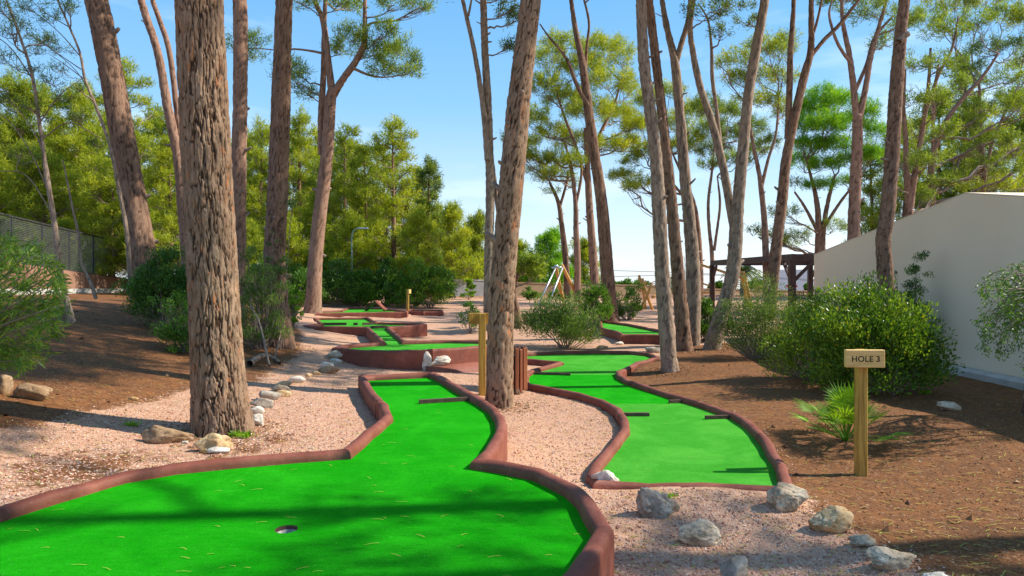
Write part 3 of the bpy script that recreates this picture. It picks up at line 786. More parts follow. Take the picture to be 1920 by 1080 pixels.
b = hit(962, 736); b[1] += .12
r = thing('litter_bin', b, 'round bin of red brown wooden slats half behind the leaning trunk', 'litter bin')
R_ = .185
for k in range(18):
    a = k / 18 * TAU + .1
    MB().box((b[0] + R_ * math.cos(a), b[1] + R_ * math.sin(a), b[2] + .34 + (.0 if k % 3 else -.015)), (.026, .048, .58), a, bev=.008).build('slat', M['binwood'], r)
for zz in (.12, .55):
    tt = np.linspace(0, TAU, 25); MB().tube(np.c_[b[0] + .165 * np.cos(tt), b[1] + .165 * np.sin(tt), np.full(25, b[2] + zz)], .008, 5, cap=False).build('hoop', M['darksteel'], r)
MB().tube([(b[0], b[1], b[2] - .1), (b[0], b[1], b[2] + .12)], .03, 8).build('foot', M['darksteel'], r)
MB().tube([(b[0], b[1], b[2] + .08), (b[0], b[1], b[2] + .52)], .15, 20).build('liner', M['darksteel'], r, True)

# ---------------------------------------------------------------- bark trunks
def vor_bark(u, v, nu, cu, cv):
    """cell pattern periodic in u (nu cells round); returns crack distance and cell id value"""
    U, Vv = u / cu, v / cv
    iu, iv = np.floor(U).astype(int), np.floor(Vv).astype(int)
    d1 = np.full(U.shape, 9.); d2 = np.full(U.shape, 9.); c1 = np.zeros(U.shape)
    for a in (-1, 0, 1):
        for b_ in (-1, 0, 1):
            gu, gv = iu + a, iv + b_; wu = gu % nu
            fx = gu + .1 + .8 * hsh(wu, gv, 1); fy = gv + .05 + .9 * hsh(wu, gv, 2)
            d = np.hypot(U - fx, Vv - fy); cc = hsh(wu, gv, 3)
            n = d < d1
            d2 = np.where(n, d1, np.minimum(d2, d)); c1 = np.where(n, cc, c1); d1 = np.where(n, d, d1)
    return d2 - d1, c1
def barktube(pts, rad, n, ts, depth, cell=(.055, .19), flare=0, seed=0, kind=1.0):
    P = crom(np.c_[pts, rad], ts); pts, rad = P[:, :3], P[:, 3]
    ln = np.concatenate([[0], np.cumsum(np.linalg.norm(np.diff(pts, axis=0), axis=1))])
    if flare: rad = rad * (1 + flare * np.exp(-ln / .22))
    V, Q, (U, W, th) = tubeg(pts, rad, n)
    m = len(pts); R0 = float(np.mean(rad)); nu = max(5, int(round(TAU * R0 / cell[0])))
    uu = np.broadcast_to(th[None] / TAU * nu, (m, n)); vv = np.broadcast_to(ln[:, None], (m, n))
    cyl = np.stack([np.cos(th)[None] * R0 + 0 * vv, np.sin(th)[None] * R0 + 0 * vv, vv], -1)
    w1 = fbm(cyl * [9, 9, 4.0], 3, seed + 1); w2 = fbm(cyl * [8, 8, 3], 2, seed + 2); w3 = vnoise(cyl * [40, 40, 16], seed + 3)
    sc = (.055 if R0 > .19 else .085) / cell[0]; wp = np.stack([w1, w2, w3 * .5], -1) * .018 / sc + np.stack([0 * w1, 0 * w1, w1 * .05], -1)
    q = cyl + wp
    na = vnoise(q * np.array([24, 24, 3.2]) * sc, seed + 11) + .35 * vnoise(q * np.array([60, 60, 14]) * sc, seed + 12)
    nb = vnoise(q * np.array([27, 27, 4.8]) * sc + 31, seed + 13) + .35 * vnoise(q * np.array([66, 66, 18]) * sc, seed + 14)
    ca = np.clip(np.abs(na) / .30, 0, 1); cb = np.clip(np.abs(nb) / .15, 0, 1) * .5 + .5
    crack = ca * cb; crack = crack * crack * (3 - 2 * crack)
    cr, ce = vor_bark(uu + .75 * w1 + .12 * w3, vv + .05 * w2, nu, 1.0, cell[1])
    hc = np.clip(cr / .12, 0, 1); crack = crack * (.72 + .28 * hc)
    rough = fbm(cyl * [30, 30, 13], 3, seed + 5)
    lump = fbm(cyl * [2.5, 2.5, .9], 3, seed + 6)
    ridg = 1 - np.abs(fbm(cyl * [20, 20, 5], 2, seed + 8))
    d = depth * ((crack - 1) * 1.0 + .30 * (ce - .5) + .30 * rough + .3 * (ridg - .6)) + R0 * .035 * lump
    if flare:
        d = d + R0 * .16 * np.exp(-ln / .3)[:, None] * vnoise(cyl * [1.2 / R0 * .4, 1.2 / R0 * .4, .3], seed + 7)
    N_ = U[:, None] * np.cos(th)[None, :, None] + W[:, None] * np.sin(th)[None, :, None]
    V = V.reshape(m, n, 3) + N_ * d[..., None]
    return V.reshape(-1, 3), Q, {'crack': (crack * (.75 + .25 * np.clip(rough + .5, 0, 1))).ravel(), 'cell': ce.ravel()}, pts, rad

class Tree:
    def __init__(s, label, base, name='pine_tree', cat='pine tree', group='pine trees'):
        s.r = thing(name, base, label, cat, group); s.paths = []; s.D = base[1]; s.seed = int(hsh(int(base[0] * 100), int(base[1] * 100)) * 1e5)
    def wood(s, pts, rad, mat='bark_mid', name='trunk', det=None, flare=0.0, depth=None, res=None, cell=None):
        pts = np.asarray(pts, float); rad = np.asarray(rad, float)
        D = max(3., pts[0][1]); R = rad.max(); L = np.linalg.norm(np.diff(pts, axis=0), axis=1).sum()
        ppm = 683 / D
        n = int(np.clip(TAU * R * ppm / 1.8, 8, 300)) if res is None else res[0]
        m = int(np.clip(L * ppm / 3.0, 10, 420)) if res is None else res[1]
        depth = depth if depth is not None else min(.016, R * .11)
        cell = cell or (np.clip(R * .30, .022, .058), np.clip(R * 1.0, .07, .22))
        ts = np.linspace(0, 1, m) if np.isscalar(m) else m
        s.seed += 13
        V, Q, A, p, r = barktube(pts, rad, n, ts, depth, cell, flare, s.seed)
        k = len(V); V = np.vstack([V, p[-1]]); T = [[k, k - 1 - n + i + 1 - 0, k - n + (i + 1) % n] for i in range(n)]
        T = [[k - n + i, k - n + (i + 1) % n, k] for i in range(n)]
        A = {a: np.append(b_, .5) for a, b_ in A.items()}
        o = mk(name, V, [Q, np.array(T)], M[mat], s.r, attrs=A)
        s.paths.append((p, r))
        if name == 'trunk' and D > 8 and R > .09 and L > 5:
            q_ = np.random.default_rng(s.seed)
            for k_ in range(5):
                i_ = int(len(p) * q_.uniform(.18, .8)); a_ = q_.uniform(0, TAU); d_ = np.array([math.cos(a_), math.sin(a_) * .6, q_.uniform(-.1, .6)]); rr_ = r[i_] * q_.uniform(.14, .26)
                MB().tube(crom([p[i_] + d_ * r[i_] * .6, p[i_] + d_ * (r[i_] * 1.1 + .03), p[i_] + d_ * (r[i_] + q_.uniform(.05, .16)) + [0, 0, .02]], 5), np.linspace(rr_ * 1.5, rr_ * .7, 5), 7).build('branch_stub', M['twig'], s.r, True)
        return o
    def px(s, pts, w, D, ext=None, **kw):
        """trunk or limb through picture points; w widths in pixels; D distance or (D0, D1)"""
        D0, D1 = D if isinstance(D, (tuple, list)) else (D, D)
        Ds = np.linspace(D0, D1, len(pts)); P = np.array([atd(x, y, d) for (x, y), d in zip(pts, Ds)])
        w = np.interp(np.linspace(0, 1, len(pts)), np.linspace(0, 1, len(w)), w); R = w * Ds / FPX / 2
        if ext:
            P = np.vstack([P, P[-1] + np.array(ext)]); R = np.append(R, R[-1] * .45)
        s.wood(P, R, **kw); return s
    def attach(s, c):
        best = None
        for p, r in s.paths:
            hd = np.linalg.norm(p[:, :2] - c[:2], axis=1); dz = c[2] - p[:, 2]
            cost = np.hypot(hd, dz) + np.where(dz < hd * .35, 2.0 * (hd * .35 - dz), 0)
            i = int(np.argmin(cost))
            if best is None or cost[i] < best[0]: best = (cost[i], p[i], r[i])
        return best[1], best[2]
    def crown(s, lobes, mat, puff=.25, per=44, dens=1.0, L=.16, w=.024, bare=.0, limbs=True, tmat='twig', name='crown', up=.6, rngs=0):
        """lobes: list of (centre, (rx, ry, rz))"""
        rng = np.random.default_rng(s.seed + 5 + rngs); C, Dd, tw = [], [], MB(); br = MB(); hasbr = False
        for c, r3 in lobes:
            c = np.array(c, float); r3 = np.array(r3, float)
            n = max(8, int(dens * 9 * (r3[0] * r3[1] * r3[2]) ** (2 / 3) / puff ** 2))
            d = rdir(rng, n); d[:, 2] = np.where(d[:, 2] < -.35, -d[:, 2] * .5, d[:, 2]); d = unit(d)
            rr = rng.uniform(.25, 1, n) ** .5
            lump = 1 + .28 * vnoise(d * 2.3 + c, 4)
            p = c + d * rr[:, None] * r3 * lump[:, None]
            C.append(p); Dd.append(unit(d + [0, 0, up] + rng.normal(size=(n, 3)) * .35))
            if limbs and s.paths:
                a, ra = s.attach(c - [0, 0, r3[2] * .3])
                e = c - [0, 0, r3[2] * .25]; mid = (a + e) / 2 + np.array([0, 0, -.06 * np.linalg.norm(e - a)]) + rng.normal(size=3) * .06 * np.linalg.norm(e - a)
                l = np.linalg.norm(e - a); rb = min(ra * .7, .012 + .016 * l)
                path = crom([a, mid, e], 9); path[1:-1] += rng.normal(size=(7, 3)) * .02 * l
                br.tube(path, np.linspace(rb, rb * .4, 9), 6); hasbr = True
                idx = rng.choice(n, min(n, 12), replace=False)
                for i in idx:
                    t0 = path[rng.integers(4, 9)]; q = crom([t0, (t0 + p[i]) / 2 - [0, 0, .08 * l], p[i]], 5)
                    tw.tube(q, np.linspace(rb * .35, .004, 5), 3, cap=False)
        C = np.vstack(C); Dd = np.vstack(Dd); n = len(C)
        V, T, A = needles(C, Dd, puff, per, L, w, rng)
        mk(name, V, T, M[mat], s.r, smooth=False, attrs={'tint': A}, kind='stuff')
        if hasbr:
            br.build('branch', M[tmat], s.r, True, kind='stuff'); 
            tw.build('twig', M[tmat], s.r, True, kind='stuff')
        return s
    def lobes_px(s, LB, D, jit=.6, mat='pine_g', **kw):
        rng = np.random.default_rng(s.seed); out = []
        for x, y, rx, ry in LB:
            d = D + rng.uniform(-jit, jit); k = d / FPX
            out.append((atd(x, y, d), (rx * k * 1.18, rx * k * 1.05, ry * k * 1.15)))
        return s.crown(out, mat, **kw)
def needles(C, Dd, puff, per, L, w, rng):
    n = len(C); N_ = n * per
    ci = np.repeat(np.arange(n), per)
    ax = Dd[ci]; t = rng.uniform(-.9, .7, N_)
    side = rng.normal(size=(N_, 3)) * .30 * puff
    o = C[ci] + ax * (t * puff * .75)[:, None] + side
    d = unit(ax * .8 + rdir(rng, N_) * .95)
    ll = L * rng.uniform(.6, 1.25, N_); b_ = unit(np.cross(d, rdir(rng, N_))) * (w * rng.uniform(.6, 1.2, N_))[:, None] * .5
    V = np.stack([o - b_, o + b_, o + d * ll[:, None]], 1).reshape(-1, 3)
    T = np.arange(N_ * 3).reshape(-1, 3)
    base = rng.uniform(.15, .85, n); tint = np.clip(base[ci] * .75 + .25 * rng.uniform(0, 1, N_) + .12 * t, 0, 1)
    return V, T, np.repeat(tint, 3)

def ground_base(px, D):
    x = (px - 960) * D / FPX; return np.array([x, D, z1(x, D)])
def overhead(T_, cx, cy, z, R, n=7, mat='pine_d', dens=.5, h=1.2, per=22, puff=.34, L=.26, w=.05):
    """a crown above the frame"""
    rng = np.random.default_rng(T_.seed + 77); lob = []
    for k in range(n):
        a = rng.uniform(0, TAU); q = R * math.sqrt(rng.uniform(0, 1)); rr = R * rng.uniform(.34, .52)
        lob.append(((cx + q * math.cos(a), cy + q * math.sin(a), z + rng.uniform(-h, h)), (rr, rr, rr * .6)))
    T_.crown(lob, mat, puff=puff, name='crown', per=per, dens=dens, L=L, w=w); return T_

# ---- the named pines
def pine(label, bpx, D, group='tall pine trees', **kw):
    return Tree(label, ground_base(bpx, D), group=group, **kw)
t = pine('massive pine with deeply furrowed bark beside the first lane', 418, 5.8)
zb = z1(-2.44, 5.8) - .12
P = np.array([atd(419, 845, 5.8), atd(417, 800, 5.8), atd(409, 700, 5.8), atd(400, 540, 5.8), atd(391, 360, 5.8), atd(383, 200, 5.8), atd(373, 0, 5.8), atd(366, -160, 5.8), atd(350, -700, 5.8), atd(370, -1300, 5.9)])
Rr = np.array([52, 50.5, 47.5, 45, 44, 43.5, 42, 40, 30, 18]) * 5.8 / FPX
P[0][2] = zb
ts = np.concatenate([np.linspace(0, 7 / 9, 560, endpoint=False), np.linspace(7 / 9, 1, 30)])
t.wood(P, Rr, 'bark', flare=.12, depth=.016, cell=(.033, .2), res=(300, ts)); 
overhead(t, P[-1][0], P[-1][1], P[-1][2] + .6, 2.6, 8)
t = pine('stout pine leaning left above the shrubs on the slope', 285, 13.2)
t.px([(296, 640), (283, 560), (262, 440), (243, 330), (222, 210), (196, 70), (180, 0), (150, -130)], [54, 50, 46, 43, 42, 41, 40, 34], 13.2, (-.6, .3, 3.2), mat='bark_mid')
overhead(t, -10.2, 13.5, 11.2, 2.4)
t = pine('slender pink barked pine with two stems behind the big trunk', 345, 15)
t.px([(352, 600), (349, 480), (343, 400), (334, 300), (314, 200), (296, 100), (272, 25), (258, -30)], [21, 20, 19, 18, 15, 14, 13], 15, (-.5, 0, 2.5), mat='bark_pink')
t.px([(342, 330), (334, 230), (318, 100), (300, 40), (286, 0), (270, -60)], [11, 11, 10, 9, 8], 15.1, (-.2, 0, 2), mat='bark_pink', name='limb')
overhead(t, -9, 15, 10.6, 2.0, 5)
t = pine('straight brown pine between the big trunk and the gnarled one', 447, 13.6)
t.px([(446, 620), (447, 480), (447, 350), (450, 200), (451, 80), (450, -60)], [28, 27, 28, 26, 26, 24], 13.6, (.1, 0, 3), mat='bark_pink')
overhead(t, -5.4, 13.6, 11.3, 2.0, 5)
t = pine('gnarled dark pine standing at the left edge of the gravel path', 528, 11.9)
t.px([(531, 668), (527, 640), (519, 560), (515, 470), (520, 380), (524, 270), (528, 150), (533, 0), (536, -100)], [53, 49, 41, 39, 38, 36, 34, 31, 29], 11.9, (.1, 0, 3.2), mat='bark_mid', flare=.08, depth=.018)
overhead(t, -3.9, 12, 10.9, 2.2, 6)
t = pine('forked pink pine carrying an umbrella of needles beyond the path', 587, 22.3)
t.px([(586, 588), (588, 560), (592, 480), (600, 400), (610, 320), (616, 250), (620, 190), (624, 165)], [34, 30, 27, 25, 24, 22, 20, 17], 22.3, mat='bark_pink', flare=.1)
t.px([(623, 178), (616, 120), (606, 40), (592, 5), (585, -40)], [15, 13, 11, 9, 7], 22.3, mat='bark_pink', name='limb')
t.px([(618, 190), (642, 150), (664, 120), (682, 85), (684, 40), (684, -40)], [16, 14, 13, 12, 9, 6], 22.3, mat='bark_pink', name='limb')
t.px([(602, 290), (602, 220), (606, 150), (607, 80), (610, 0), (612, -40)], [12, 13, 11, 9, 8, 6], 22.5, mat='bark_pink', name='limb')
t.px([(662, 128), (690, 140), (720, 145), (760, 140)], [6, 5, 3, 2], 22.2, mat='bark_pink', name='limb')
t.px([(606, 100), (580, 95), (550, 92), (530, 95), (480, 90)], [5, 4, 3, 2], 22.2, mat='bark_pink', name='limb')
t.lobes_px([(742, 118, 44, 22), (765, 135, 28, 12), (700, 95, 38, 26), (660, 70, 34, 24), (715, 60, 32, 18), (640, 95, 24, 18), (722, 135, 30, 10), (760, 95, 26, 20), (452, 88, 26, 22), (480, 75, 22, 16), (470, 105, 22, 10),
            (556, 150, 32, 22), (575, 175, 24, 14), (545, 128, 26, 16), (790, 8, 34, 12), (740, 5, 34, 14), (640, 2, 34, 12), (560, 0, 36, 12)], 22.3, mat='pine_o', dens=.62)
overhead(t, -5.6, 22.3, 11.9, 2.0, 5, mat='pine_o')
t = pine('leaning pine with furrowed bark beside the yellow signpost', 938, 8.45)
t.px([(938, 772), (937, 750), (938, 640), (942, 540), (950, 440), (960, 330), (972, 200), (986, 80), (995, 0), (1005, -100)], [54, 52, 49, 48, 47, 46, 44, 41, 38, 35], 8.45, (.8, .2, 3.4), mat='bark', flare=.05, depth=.017)
overhead(t, 1.0, 8.8, 9.3, 2.5, 9)
t = pine('pale double stemmed pine right behind the leaning trunk', 916, 14.6)
t.px([(915, 620), (916, 520), (917, 450), (919, 360), (917, 270), (914, 180), (909, 90), (906, 0), (902, -80)], [20, 18, 18, 17, 16, 15, 14, 13, 11], 14.6, (-.2, 0, 2), mat='bark_pale')
t.px([(914, 300), (908, 220), (900, 160), (888, 90), (872, 20), (858, -40)], [12, 11, 10, 9, 8, 6], 14.5, mat='bark_pale', name='limb')
t.px([(945, 450), (934, 390), (926, 330), (921, 290)], [11, 10, 9, 8], 14.8, mat='bark_pale', name='limb')
t.px([(878, 30), (884, 0), (890, -40)], [5, 4, 3], 14.5, mat='bark_pale', name='limb')
t.lobes_px([(945, 20, 24, 12), (965, 35, 18, 16), (955, 85, 10, 6), (940, -10, 30, 14), (870, -20, 40, 16)], 14.8, mat='pine_d', dens=.6, puff=.18, L=.12, w=.02)
overhead(t, -.6, 14.6, 9.6, 1.8, 5)
t = Tree('small low tree with a bent dark trunk behind the leaning pine', ground_base(970, 19), 'small_tree', 'tree', 'small trees')
t.px([(974, 612), (969, 590), (963, 550), (968, 520), (980, 500)], [22, 17, 12, 9, 6], 19, mat='bark_mid', flare=.1)
t.lobes_px([(990, 505, 24, 14), (975, 490, 22, 14), (1008, 515, 20, 12), (1000, 490, 18, 10), (962, 515, 14, 10)], 19, mat='pine_o', puff=.16, L=.10, w=.03, dens=.8)
t = pine('dark leaning pine rising behind the round bush', 1145, 21.4)
t.px([(1147, 604), (1144, 580), (1136, 480), (1128, 380), (1112, 270), (1100, 180), (1092, 120), (1078, 50), (1068, -20)], [31, 27, 25, 22, 19, 17, 14, 10, 7], 21.4, mat='bark_mid', flare=.1)
t.px([(1104, 200), (1082, 160), (1062, 110), (1030, 70), (1012, 45)], [9, 8, 6, 4, 3], 21.3, mat='bark_mid', name='limb')
t.px([(1096, 150), (1100, 90), (1104, 40), (1090, -20)], [8, 6, 5, 4], 21.6, mat='bark_mid', name='limb')
overhead(t, 2.2, 21.4, 11.8, 2.2, 6)
t = pine('pink stemmed pine with a tall bright crown over the swing', 1112, 28)
t.px([(1117, 560), (1112, 480), (1106, 400), (1102, 330), (1100, 280), (1098, 240)], [18, 16, 14, 12, 10, 8], 28, mat='bark_pink')
t.px([(1103, 350), (1078, 270), (1055, 210), (1040, 160)], [8, 6, 5, 3], 28, mat='bark_pink', name='limb')
t.px([(1101, 310), (1125, 250), (1150, 200), (1165, 150)], [8, 6, 5, 3], 28, mat='bark_pink', name='limb')
t.lobes_px([(1060, 85, 36, 22), (1030, 110, 28, 28), (1125, 95, 36, 30), (1165, 110, 24, 34), (1085, 130, 44, 30), (1140, 160, 42, 26), (1180, 170, 16, 30), (1020, 165, 34, 30), (1060, 190, 40, 26), (1110, 210, 44, 28), (1160, 220, 30, 26),
            (1000, 225, 30, 24), (1040, 250, 36, 20), (1090, 270, 42, 20), (1140, 275, 34, 20), (985, 270, 26, 16), (1175, 270, 24, 18), (1190, 235, 20, 20)], 28.3, jit=1.5, mat='pine_y', dens=.9)
t = pine('thin knobbly pink pine left of the dark leaning one', 1080, 28)
t.px([(1082, 565), (1083, 500), (1080, 430), (1079, 380), (1072, 320), (1060, 270)], [14, 13, 11, 9, 7, 5], 27, mat='bark_pink')
t.px([(1079, 390), (1090, 330), (1088, 290)], [6, 5, 4], 27, mat='bark_pink', name='limb')
t.lobes_px([(1010, 300, 34, 14), (1050, 300, 34, 16), (980, 290, 22, 12), (1035, 325, 28, 10), (1075, 305, 26, 14), (955, 260, 16, 10)], 27, mat='pine_g', dens=.75)
t = pine('small dark pine with a sparse crown near the swing', 1062, 30)
t.px([(1064, 560), (1061, 490), (1053, 420), (1047, 380), (1030, 340)], [13, 12, 10, 8, 4], 30, mat='bark_mid')
t.px([(1049, 390), (1062, 345), (1065, 320)], [6, 5, 4], 30, mat='bark_mid', name='limb')
t.lobes_px([(1020, 335, 22, 10), (1050, 330, 24, 12), (1070, 345, 14, 10), (1035, 360, 14, 8), (1005, 320, 18, 10)], 30, mat='pine_g', dens=.55)
t = pine('nearest pale trunk at the corner of the winding lane', 1255, 11.4)
t.px([(1258, 702), (1255, 680), (1248, 600), (1241, 500), (1236, 400), (1230, 300), (1218, 200), (1207, 110), (1202, 0), (1200, -90)], [35, 31, 29, 27, 26, 24, 23, 21, 19, 17], 11.4, (.1, 0, 3), mat='bark_pale', flare=.08)
overhead(t, 2.3, 11.5, 10.4, 2.6, 10)
t = pine('second pale trunk just behind the lane corner one', 1283, 14)
t.px([(1284, 660), (1279, 600), (1270, 500), (1261, 400), (1251, 300), (1240, 200), (1228, 100), (1217, 0), (1212, -70)], [31, 27, 24, 22, 20, 18, 17, 16, 14], 14, (.1, 0, 2.6), mat='bark_mid', flare=.08)
overhead(t, 3.0, 14.2, 10.8, 1.9, 5)
t = pine('pale pine forking high up with a dark shaded foot', 1297, 15)
t.px([(1297, 655), (1299, 580), (1299, 500), (1293, 420), (1284, 330), (1276, 230), (1268, 140), (1262, 100), (1250, 50), (1240, -10), (1236, -60)], [32, 29, 27, 23, 21, 19, 17, 14, 12, 10, 8], 15, (-.2, 0, 1.6), mat='bark_pale', flare=.05)
t.px([(1267, 120), (1278, 80), (1290, 40), (1295, 0), (1300, -50)], [12, 11, 10, 10, 8], 15, (.2, 0, 1.5), mat='bark_pale', name='limb')
overhead(t, 3.9, 15, 10.7, 2.0, 5)
t = pine('curved pale pine leaning right over the pergola end', 1335, 14.2)
t.px([(1333, 668), (1343, 620), (1360, 565), (1374, 510), (1380, 440), (1384, 380), (1393, 280), (1403, 180), (1418, 90), (1434, 0), (1442, -60)], [34, 30, 27, 26, 25, 22, 21, 19, 18, 16, 14], 14.2, (.5, 0, 2.4), mat='bark_pale', flare=.06)
t.px([(1380, 450), (1370, 390), (1355, 310), (1335, 230), (1312, 160), (1298, 90), (1294, 50), (1300, 0), (1306, -60)], [17, 17, 15, 14, 12, 11, 9, 8], 14.4, (.2, 0, 1.6), mat='bark_pale', name='limb')
t.px([(1352, 290), (1344, 210), (1336, 150), (1334, 90), (1328, 40), (1312, 10)], [9, 8, 8, 6, 4, 3], 14.5, mat='bark_pale', name='limb')
t.lobes_px([(1330, 20, 40, 10), (1370, 5, 40, 10), (1400, 40, 26, 8), (1350, 60, 26, 6)], 14.6, mat='pine_d', dens=.5, puff=.15, L=.09, w=.018)
overhead(t, 5.2, 14.2, 10.4, 2.6, 10)
t = pine('dark pine forking into a wide Y before the pergola', 1445, 17)
t.px([(1442, 600), (1447, 540), (1456, 460), (1466, 380), (1474, 300), (1490, 220), (1506, 150), (1520, 95), (1521, 40), (1522, -30)], [25, 23, 21, 20, 18, 16, 15, 13, 10, 8], 17, (.1, 0, 1.5), mat='bark_mid')
t.px([(1517, 110), (1545, 75), (1575, 45), (1610, 0), (1640, -40)], [8, 8, 7, 6, 4], 17, mat='bark_mid', name='limb')
t.px([(1476, 260), (1480, 180), (1482, 100), (1487, 30), (1490, -40)], [11, 12, 11, 9, 7], 17.1, (.1, 0, 1.4), mat='bark_mid', name='limb')
t.px([(1519, 80), (1532, 40), (1545, -20)], [6, 5, 4], 17, mat='bark_mid', name='limb')
overhead(t, 7.3, 17, 11.2, 2.3, 6)
t = pine('pink forked pine rising behind the low end of the building', 1600, 22)
t.px([(1598, 560), (1600, 450), (1603, 360), (1607, 280), (1608, 215)], [24, 22, 21, 20, 17], 22, mat='bark_pink')
t.px([(1607, 230), (1600, 160), (1592, 100), (1580, 40), (1578, -30)], [14, 12, 10, 8, 6], 22, mat='bark_pink', name='limb')
t.px([(1610, 225), (1622, 170), (1632, 110), (1645, 60), (1668, -20)], [13, 11, 10, 8, 5], 22, mat='bark_pink', name='limb')
t.px([(1604, 170), (1625, 120), (1640, 70), (1675, 30)], [8, 7, 6, 4], 22.2, mat='bark_pink', name='limb')
t.px([(1596, 120), (1570, 80), (1555, 30), (1560, 0)], [7, 6, 5, 3], 21.8, mat='bark_pink', name='limb')
t.lobes_px([(1640, 20, 40, 20), (1700, 40, 30, 20), (1600, -5, 50, 14), (1560, -10, 36, 14), (1660, 80, 26, 18)], 22.4, mat='pine_o', dens=.7)
t = pine('wavy dark pine before the beige building with a cut limb', 1664, 10.2)
t.px([(1664, 640), (1662, 560), (1659, 500), (1656, 450), (1664, 400), (1672, 300), (1678, 200), (1684, 120), (1690, 50), (1697, -10), (1700, -60)], [31, 29, 28, 26, 26, 25, 24, 23, 21, 19, 17], 10.2, (.4, .2, 3.4), mat='bark_mid')
t.px([(1686, 78), (1695, 68), (1703, 63)], [13, 12, 12], 10.1, mat='bark_pale', name='limb')
overhead(t, 6.0, 10.4, 9.8, 2.9, 11)
t = pine('round dense bright green pine with fanned pink stems', 1540, 30)
t.px([(1536, 540), (1535, 480), (1535, 420), (1530, 370), (1520, 330), (1512, 300)], [18, 15, 12, 9, 6, 4], 30, mat='bark_pink')
t.px([(1543, 500), (1543, 440), (1552, 380), (1565, 330)], [12, 10, 8, 5], 30, mat='bark_pink', name='limb')
t.px([(1536, 440), (1510, 390), (1490, 360)], [8, 6, 4], 30, mat='bark_pink', name='limb')
t.px([(1542, 430), (1575, 380), (1605, 340)], [8, 6, 4], 30, mat='bark_pink', name='limb')
t.lobes_px([(1545, 185, 30, 20), (1520, 205, 28, 22), (1575, 195, 30, 22), (1505, 240, 28, 24), (1550, 235, 36, 24), (1595, 235, 28, 24), (1520, 275, 30, 20), (1570, 275, 32, 20), (1505, 305, 26, 14), (1545, 310, 28, 14), (1595, 300, 24, 14), (1625, 215, 22, 26), (1645, 250, 20, 24),
            (1632, 290, 22, 16), (1535, 348, 26, 10), (1580, 340, 22, 9)], 30, jit=1.2, mat='pine_b', dens=1.25)
t.lobes_px([(1450, 440, 22, 12), (1480, 455, 26, 14), (1500, 440, 20, 12), (1565, 425, 20, 14), (1470, 400, 26, 10), (1490, 345, 14, 8), (1420, 432, 12, 8)], 29.6, mat='pine_o', dens=.6, rngs=3)
# the airy pines above the building
t = pine('twin stemmed airy pine behind the roof slope', 1705, 23)
t.px([(1702, 560), (1705, 400), (1700, 330), (1698, 260), (1694, 200), (1697, 130)], [14, 13, 11, 9, 7, 5], 23, mat='bark_pink')
t.px([(1706, 390), (1718, 310), (1730, 240), (1740, 170), (1745, 90)], [13, 11, 9, 7, 4], 23, mat='bark_pink', name='limb')
t.px([(1735, 210), (1760, 140), (1785, 90), (1797, 30)], [8, 6, 5, 3], 23, mat='bark_pink', name='limb')
t.lobes_px([(1740, 40, 40, 22), (1785, 60, 34, 20), (1715, 120, 30, 18), (1765, 120, 30, 18), (1705, 190, 24, 20), (1755, 190, 30, 20), (1715, 245, 28, 22), (1770, 250, 26, 18), (1740, 300, 34, 20), (1690, 300, 24, 18), (1700, 350, 26, 18), (1760, 345, 26, 16), (1725, 372, 24, 14), (1672, 340, 14, 14)], 23.5, jit=1.6, mat='pine_o', dens=.62)
t = pine('wide forked airy pine above the roof ridge', 1748, 25)
t.px([(1746, 560), (1747, 390), (1746, 320), (1755, 270), (1775, 225), (1805, 185), (1845, 140), (1872, 100)], [16, 14, 13, 11, 9, 8, 6, 4], 25, mat='bark_pink')
t.px([(1747, 330), (1750, 250), (1750, 180), (1760, 120)], [9, 7, 6, 4], 25, mat='bark_pink', name='limb')
t.lobes_px([(1830, 40, 36, 18), (1880, 30, 34, 20), (1850, 90, 34, 16), (1900, 90, 28, 20), (1820, 130, 26, 16), (1880, 150, 34, 18), (1800, 160, 22, 14), (1850, 200, 34, 18), (1905, 200, 26, 22), (1810, 230, 30, 18), (1860, 260, 34, 18), (1910, 270, 24, 20), (1800, 290, 28, 16), (1840, 310, 30, 16), (1895, 320, 30, 16), (1790, 335, 22, 12)], 25.5, jit=1.6, mat='pine_o', dens=.62)
t = pine('airy pine above the roof near the right edge', 1846, 27)
t.px([(1846, 560), (1845, 360), (1842, 300), (1838, 230), (1836, 160)], [12, 11, 10, 7, 5], 27, mat='bark_pink')
t.px([(1845, 330), (1860, 270), (1880, 220), (1905, 170)], [8, 6, 5, 3], 27, mat='bark_pink', name='limb')
t.lobes_px([(1930, 40, 40, 26), (1935, 120, 36, 26), (1935, 200, 34, 26), (1930, 290, 34, 26), (1870, 350, 36, 10), (1825, 350, 30, 12), (1920, 350, 30, 12), (1790, 10, 36, 12), (1850, 0, 40, 12), (1760, -10, 40, 12)], 27.5, jit=1.6, mat='pine_g', dens=.75)
# crown band behind the pale trunks
t = pine('broad dark green pine crown behind the pale trunks', 1240, 33)
t.px([(1312, 560), (1312, 500), (1308, 430), (1300, 380), (1280, 330), (1262, 290)], [14, 13, 11, 9, 6, 4], 33, mat='bark_pink')
t.px([(1304, 400), (1275, 360), (1245, 330), (1215, 310)], [7, 6, 4, 3], 33, mat='bark_pink', name='limb')
t.lobes_px([(1215, 190, 26, 22), (1255, 175, 28, 20), (1205, 240, 30, 22), (1250, 235, 34, 24), (1295, 215, 28, 24), (1215, 285, 30, 18), (1265, 280, 34, 18), (1300, 265, 26, 20), (1170, 330, 30, 12), (1200, 345, 24, 10), (1185, 300, 22, 14), (1165, 215, 16, 22), (1178, 352, 20, 6)], 33, jit=1.6, mat='pine_g', dens=1.0)
t = pine('yellowing pine crown right of the dark green one', 1340, 32)
t.px([(1337, 560), (1335, 480), (1330, 430), (1328, 380), (1335, 320), (1340, 270)], [9, 8, 7, 6, 5, 4], 31, mat='bark_pink')
